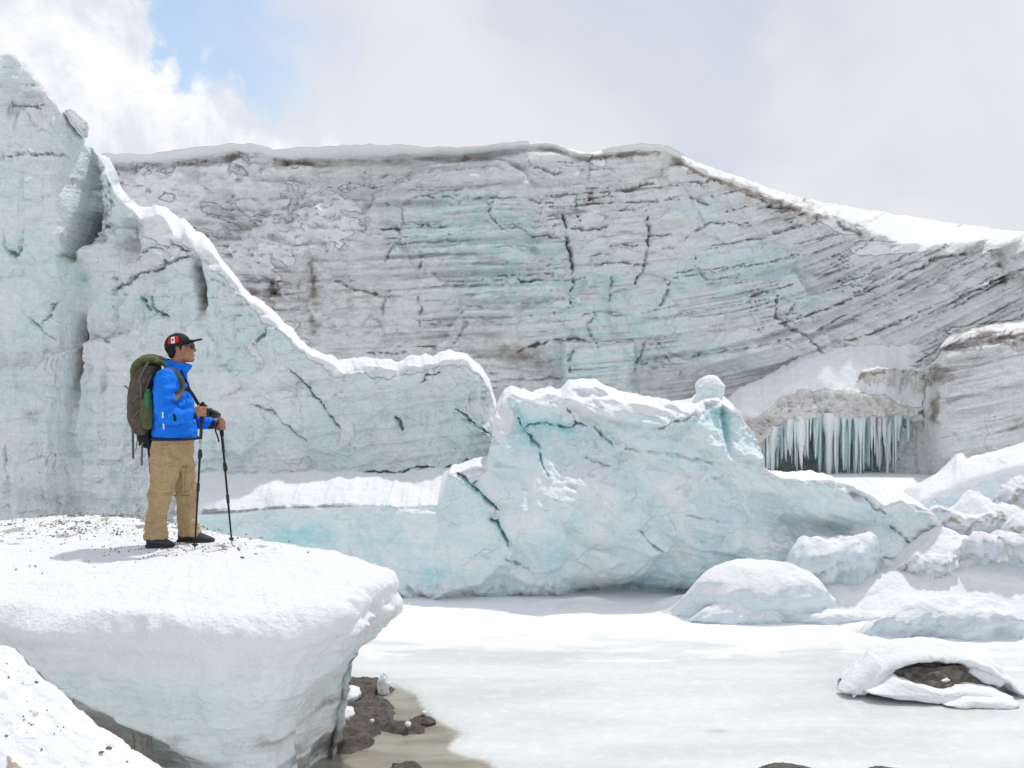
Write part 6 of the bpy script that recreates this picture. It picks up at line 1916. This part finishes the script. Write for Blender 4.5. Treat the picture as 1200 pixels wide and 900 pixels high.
    for i in range(m):
        u_ = i / (m - 1)
        for k in range(n):
            w_ = -1 + 2 * k / (n - 1)
            edge = math.sqrt(max(0.0, 1 - (abs(w_) ** 2.6)))
            a0 = cap_pt(w_ * 1.02, math.radians(91), 0.97)
            tip = H(236.6, 396.8) + np.array((-(1 - edge) * 0.10, w_ * 0.078, -0.018 * w_ * w_))
            V.append(a0 * (1 - u_) + tip * u_ + np.array((0, 0, 0.008 * math.sin(math.pi * u_))))
    for i in range(m - 1):
        for k in range(n - 1):
            Fc.append((i * n + k, i * n + k + 1, (i + 1) * n + k + 1, (i + 1) * n + k))
    q = Parts(); q.v = V; q.f = Fc
    br = link('bill', q.mesh('bill'), M_BLACK, cap)
    bake(br, ('SOLIDIFY', dict(thickness=0.005, offset=0)))
    br.data.polygons.foreach_set('use_smooth', np.ones(len(br.data.polygons), bool))
    q = Parts(); q.ball(cap_pt(0, 0.0), (0.007, 0.007, 0.004)); q.obj('button', M_BLACK, cap)
    # flag: red, white, red upright bars with a small emblem
    V = []; Fc = []; nx, nz = 12, 6
    for i in range(nz + 1):
        for k in range(nx + 1):
            a = math.radians(-118 + 50 * k / nx); ph = math.radians(50 + 31 * i / nz)
            V.append(cap_pt(a, ph, 1.022))
    for i in range(nz):
        for k in range(nx):
            Fc.append((i * (nx + 1) + k, i * (nx + 1) + k + 1, (i + 1) * (nx + 1) + k + 1, (i + 1) * (nx + 1) + k))
    q = Parts(); q.v = V; q.f = Fc
    fl = link('flag_patch', q.mesh('flag_patch'), M_RED, cap)
    fl.data.materials.append(M_WHITE); fl.data.materials.append(M_OLIVE)
    for i in range(nz):
        for k in range(nx):
            fl.data.polygons[i * nx + k].material_index = 2 if (2 <= i <= 3 and 5 <= k <= 6) else 1 if 4 <= k <= 7 else 0
    bake(fl, ('SOLIDIFY', dict(thickness=0.003, offset=0)))
    fl['label'] = 'red and white flag patch with small emblem'
    # --- sunglasses
    q = Parts()
    for dy in (-0.036, 0.036):
        q.ball(H(226.6, 406.2, dy), (1.5 * s, 0.030, 2.9 * s), -0.15)
    sg = q.obj('sunglasses', M_GLASS, root)
    for dy in (-0.068, 0.068):
        q = Parts(); q.tube([H(225.8, 405, dy * 0.93), H(220, 405.4, dy * 1.06), H(215, 406, dy * 1.16)], 0.0035, n=6); q.obj('temple', M_PLASTIC, sg)
    return root, ja, bv, ribbon, onto, s


person, jacket, JBV, ribbon, onto, _s = build_person()


def build_pack():
    s = MPX
    a = H(170, 500)
    root = empty('backpack', tuple(a), 'olive and brown hiking backpack worn by the person, loose straps hanging', 'backpack')
    def ringx(xa, xb, py, ry, sq=0.7, n=26, dy=0.0):
        c = H((xa + xb) / 2, py, dy); rx = (xb - xa) / 2 * PD / F
        f = lambda v: math.copysign(abs(v) ** sq, v)
        return [c + np.array((rx * f(math.cos(t)), ry * f(math.sin(t)), 0)) for t in np.linspace(0, 2 * math.pi, n + 1)[:-1]]
    b = Parts()
    b.ring_loft([ringx(166, 187, 428, 0.11), ringx(160, 185, 436, 0.14), ringx(156.5, 183, 448, 0.15), ringx(153.5, 181, 464, 0.155), ringx(152.5, 180.5, 480, 0.155), ringx(154, 180.5, 494, 0.15), ringx(158, 181, 504, 0.135), ringx(165, 181, 510, 0.12)])
    def wr(c):
        return 0.012 * ridged(c[:, 0] * 6 + c[:, 2] * 2, c[:, 1] * 6, c[:, 2] * 5, 3, 25) - 0.007 + 0.007 * fbm(c[:, 0] * 14, c[:, 1] * 14, c[:, 2] * 14, 3, 26)
    body = b.fused('pack_body', M_PACK, root, voxel=0.009, smooth=3, wrinkle=wr)
    l = Parts()
    l.tube(bend([H(160, 440), H(164, 429), H(173, 421.5), H(186, 421), H(193, 426)], 12), [(0.11, 0.028), (0.13, 0.035), (0.14, 0.042), (0.145, 0.046), (0.145, 0.048), (0.145, 0.048), (0.145, 0.046), (0.14, 0.042), (0.135, 0.038), (0.13, 0.034), (0.12, 0.028), (0.10, 0.02)], n=22)
    lid = l.fused('lid', M_OLIVE, root, voxel=0.009, smooth=3, wrinkle=wr)
    hp = Parts(); hp.ring_loft([ringx(164, 182, 503, 0.10), ringx(163, 183, 511, 0.12), ringx(166, 182, 519, 0.10), ringx(170, 181, 525, 0.07)])
    hp.fused('hip_pad', M_BLACK, root, voxel=0.009, smooth=3, wrinkle=wr)
    pv = BVHTree.FromPolygons([v.co[:] for v in body.data.vertices], [p.vertices[:] for p in body.data.polygons])
    # side pocket with bottle
    q = Parts(); q.tube([H(172, 500, -0.165), H(172.5, 482, -0.17), H(172.5, 470, -0.165)], [(0.022, 0.045), (0.026, 0.048), (0.024, 0.046)]); q.fused('side_pocket', M_OLIVE, root, voxel=0.008, smooth=2, wrinkle=wr)
    q = Parts(); q.tube([H(173.5, 476, -0.17), H(174, 462, -0.168)], [0.030, 0.028]); q.tube([H(174, 462, -0.168), H(174, 457, -0.168)], [0.014, 0.014]); q.obj('bottle', M_GREEN, root)
    for pts, w in (([(156, 470), (164, 462), (176, 466)], 0.008), ([(157, 488), (166, 478), (178, 478)], 0.008), ([(163, 440), (166, 455), (165, 475), (164, 498)], 0.008), ([(177, 440), (171, 456), (168, 470)], 0.007)):
        ribbon(pts, w, 0.004, 'compression_strap', M_WEB, root, off=0.008, tree=pv)
    for pts, w, mat in (([(174, 424), (168, 433), (162, 448)], 0.010, M_WEB), ([(182, 423), (190, 422), (196, 428)], 0.010, M_WEB)):
        q = Parts(); q.tube(bend([H(x, y, -0.148) for x, y in pts], 10), [(0.004, w)] * 10, n=8, up=(0, -1, 0)); q.obj('lid_strap', mat, root)
    for pts, w, dy, mat in (([(155.5, 484), (155.5, 505), (156.2, 537)], 0.010, -0.05, M_WEB), ([(168, 508), (166.5, 525), (166, 545)], 0.008, -0.1, M_WEB), ([(164.5, 508), (163.6, 522)], 0.008, -0.02, M_BLACK),
                            ([(172, 508), (175, 530), (177, 555)], 0.012, -0.12, M_BLACK), ([(160.5, 505), (161, 518), (159, 528)], 0.004, -0.08, M_WEB), ([(153, 458), (150, 455), (146, 452)], 0.006, -0.05, M_OLIVE)):
        q = Parts(); q.tube(bend([H(x, y, dy) for x, y in pts], 10), [(0.004, w)] * 10, n=8, up=(0, -1, 0)); q.obj('loose_strap', mat, root)
    # harness over the jacket
    ribbon([(190, 425.5), (197, 428), (204, 435), (210, 442), (213.5, 450), (212.5, 457), (209, 463), (204, 468)], 0.026, 0.007, 'shoulder_strap', M_WEB, root, off=0.008, n=22)
    ribbon([(206, 436), (211, 443), (213.5, 450), (212.5, 457)], 0.010, 0.010, 'strap_webbing', M_OLIVE, root, off=0.014, n=14)
    ribbon([(212.5, 454), (218, 456), (223, 458.5)], 0.010, 0.004, 'chest_strap', M_BLACK, root, off=0.008)
    ribbon([(216.5, 455.5), (219, 456.5)], 0.016, 0.007, 'buckle', M_PLASTIC, root, off=0.012, n=4)
    return root


build_pack()


def build_pole(top, tip, label, hand_c):
    ax = (top - tip) / np.linalg.norm(top - tip)
    L = np.linalg.norm(top - tip)
    root = empty('trekking_pole', tuple(tip), label, 'trekking pole')
    at = lambda d: top - ax * d
    q = Parts(); q.tube([at(-0.012), at(0.0), at(0.03), at(0.075), at(0.11), at(0.135)], [0.014, 0.021, 0.017, 0.0155, 0.017, 0.014], n=14); g = q.obj('grip', M_BLACK, root)
    q = Parts(); q.tube([at(0.13), at(0.27)], 0.0125, n=12, cap=False); q.obj('foam_sleeve', M_PLASTIC, g)
    q = Parts(); q.tube([at(0.26), at(0.38)], 0.0095, n=12, cap=False); q.obj('upper_shaft', M_STEEL if 'pale' in label else M_SHAFT, root)
    q = Parts(); q.tube([at(0.36), at(0.42)], [0.015, 0.0145], n=14); q.tube([at(0.375) + np.array((0.014, -0.004, 0)), at(0.41) + np.array((0.017, -0.006, 0))], 0.006, n=8); q.obj('lock_collar', M_PLASTIC, root)
    q = Parts(); q.tube([at(0.40), at(0.76)], 0.0088, n=12, cap=False); q.obj('middle_shaft', M_SHAFT, root)
    q = Parts(); q.tube([at(0.62), at(0.68)], 0.0135, n=12); q.obj('lock_collar', M_PLASTIC, root)
    q = Parts(); q.tube([at(0.74), at(L - 0.05)], [0.0078, 0.0070], n=12, cap=False); q.obj('lower_shaft', M_SHAFT, root)
    q = Parts(); q.tube([at(L - 0.065), at(L - 0.058), at(L - 0.045)], [0.012, 0.027, 0.010], n=18); q.obj('basket', M_PLASTIC, root)
    q = Parts(); q.tube([at(L - 0.05), at(L)], [0.0075, 0.004], n=10); q.obj('tip', M_STEEL, root)
    side = np.array((-0.6, -0.6, 0.0))
    q = Parts(); q.tube(bend([at(0.0), at(0.01) + side * 0.03, at(0.06) + side * 0.07 + np.array((0, 0, -0.02)), at(0.12) + side * 0.05, at(0.15) + side * 0.035 + np.array((0, 0, -0.03))], 12), [(0.002, 0.007)] * 12, n=6, up=(0.5, -1, 0)); q.obj('wrist_strap', M_BLACK, g)
    return root


build_pole(NEAR_TOP, NEAR_TIP, 'black trekking pole with pale upper shaft held close beside the hip', None)
build_pole(FAR_TOP, FAR_TIP, 'thin black trekking pole planted ahead in the outstretched hand', None)


def build_camera_thing():
    c = H(243, 483.5, -0.12)
    root = empty('hand_camera', tuple(c), 'small black camera hanging at chest height beside the gripping hand', 'camera')
    q = Parts(); q.box(c, (0.055, 0.11, 0.072)); q.obj('camera_body', M_PLASTIC, root, bevel=0.008)
    q = Parts(); q.tube([c + np.array((0.02, 0, 0)), c + np.array((0.055, -0.004, -0.012)), c + np.array((0.075, -0.006, -0.018))], [0.030, 0.032, 0.034], n=20); le = q.obj('lens', M_PLASTIC, root)
    q = Parts(); q.tube([c + np.array((0.080, -0.006, -0.020)), c + np.array((0.092, -0.007, -0.022))], [0.027, 0.025], n=18); q.obj('front_glass', M_GLASS, le)
    pts = [(206, 424), (209, 431), (213, 438), (218, 447), (221, 456)]
    hits = [h for h in (onto(x, y, 0.012) for x, y in pts) if h is not None]
    hits += [H(226, 462, -0.13), H(230, 470, -0.14), H(236, 478, -0.13)]
    q = Parts(); q.tube(bend(hits, 24), [(0.004, 0.013)] * 24, n=8, up=(0.4, -1, 0)); q.obj('neck_strap', M_BLACK, root)


build_camera_thing()
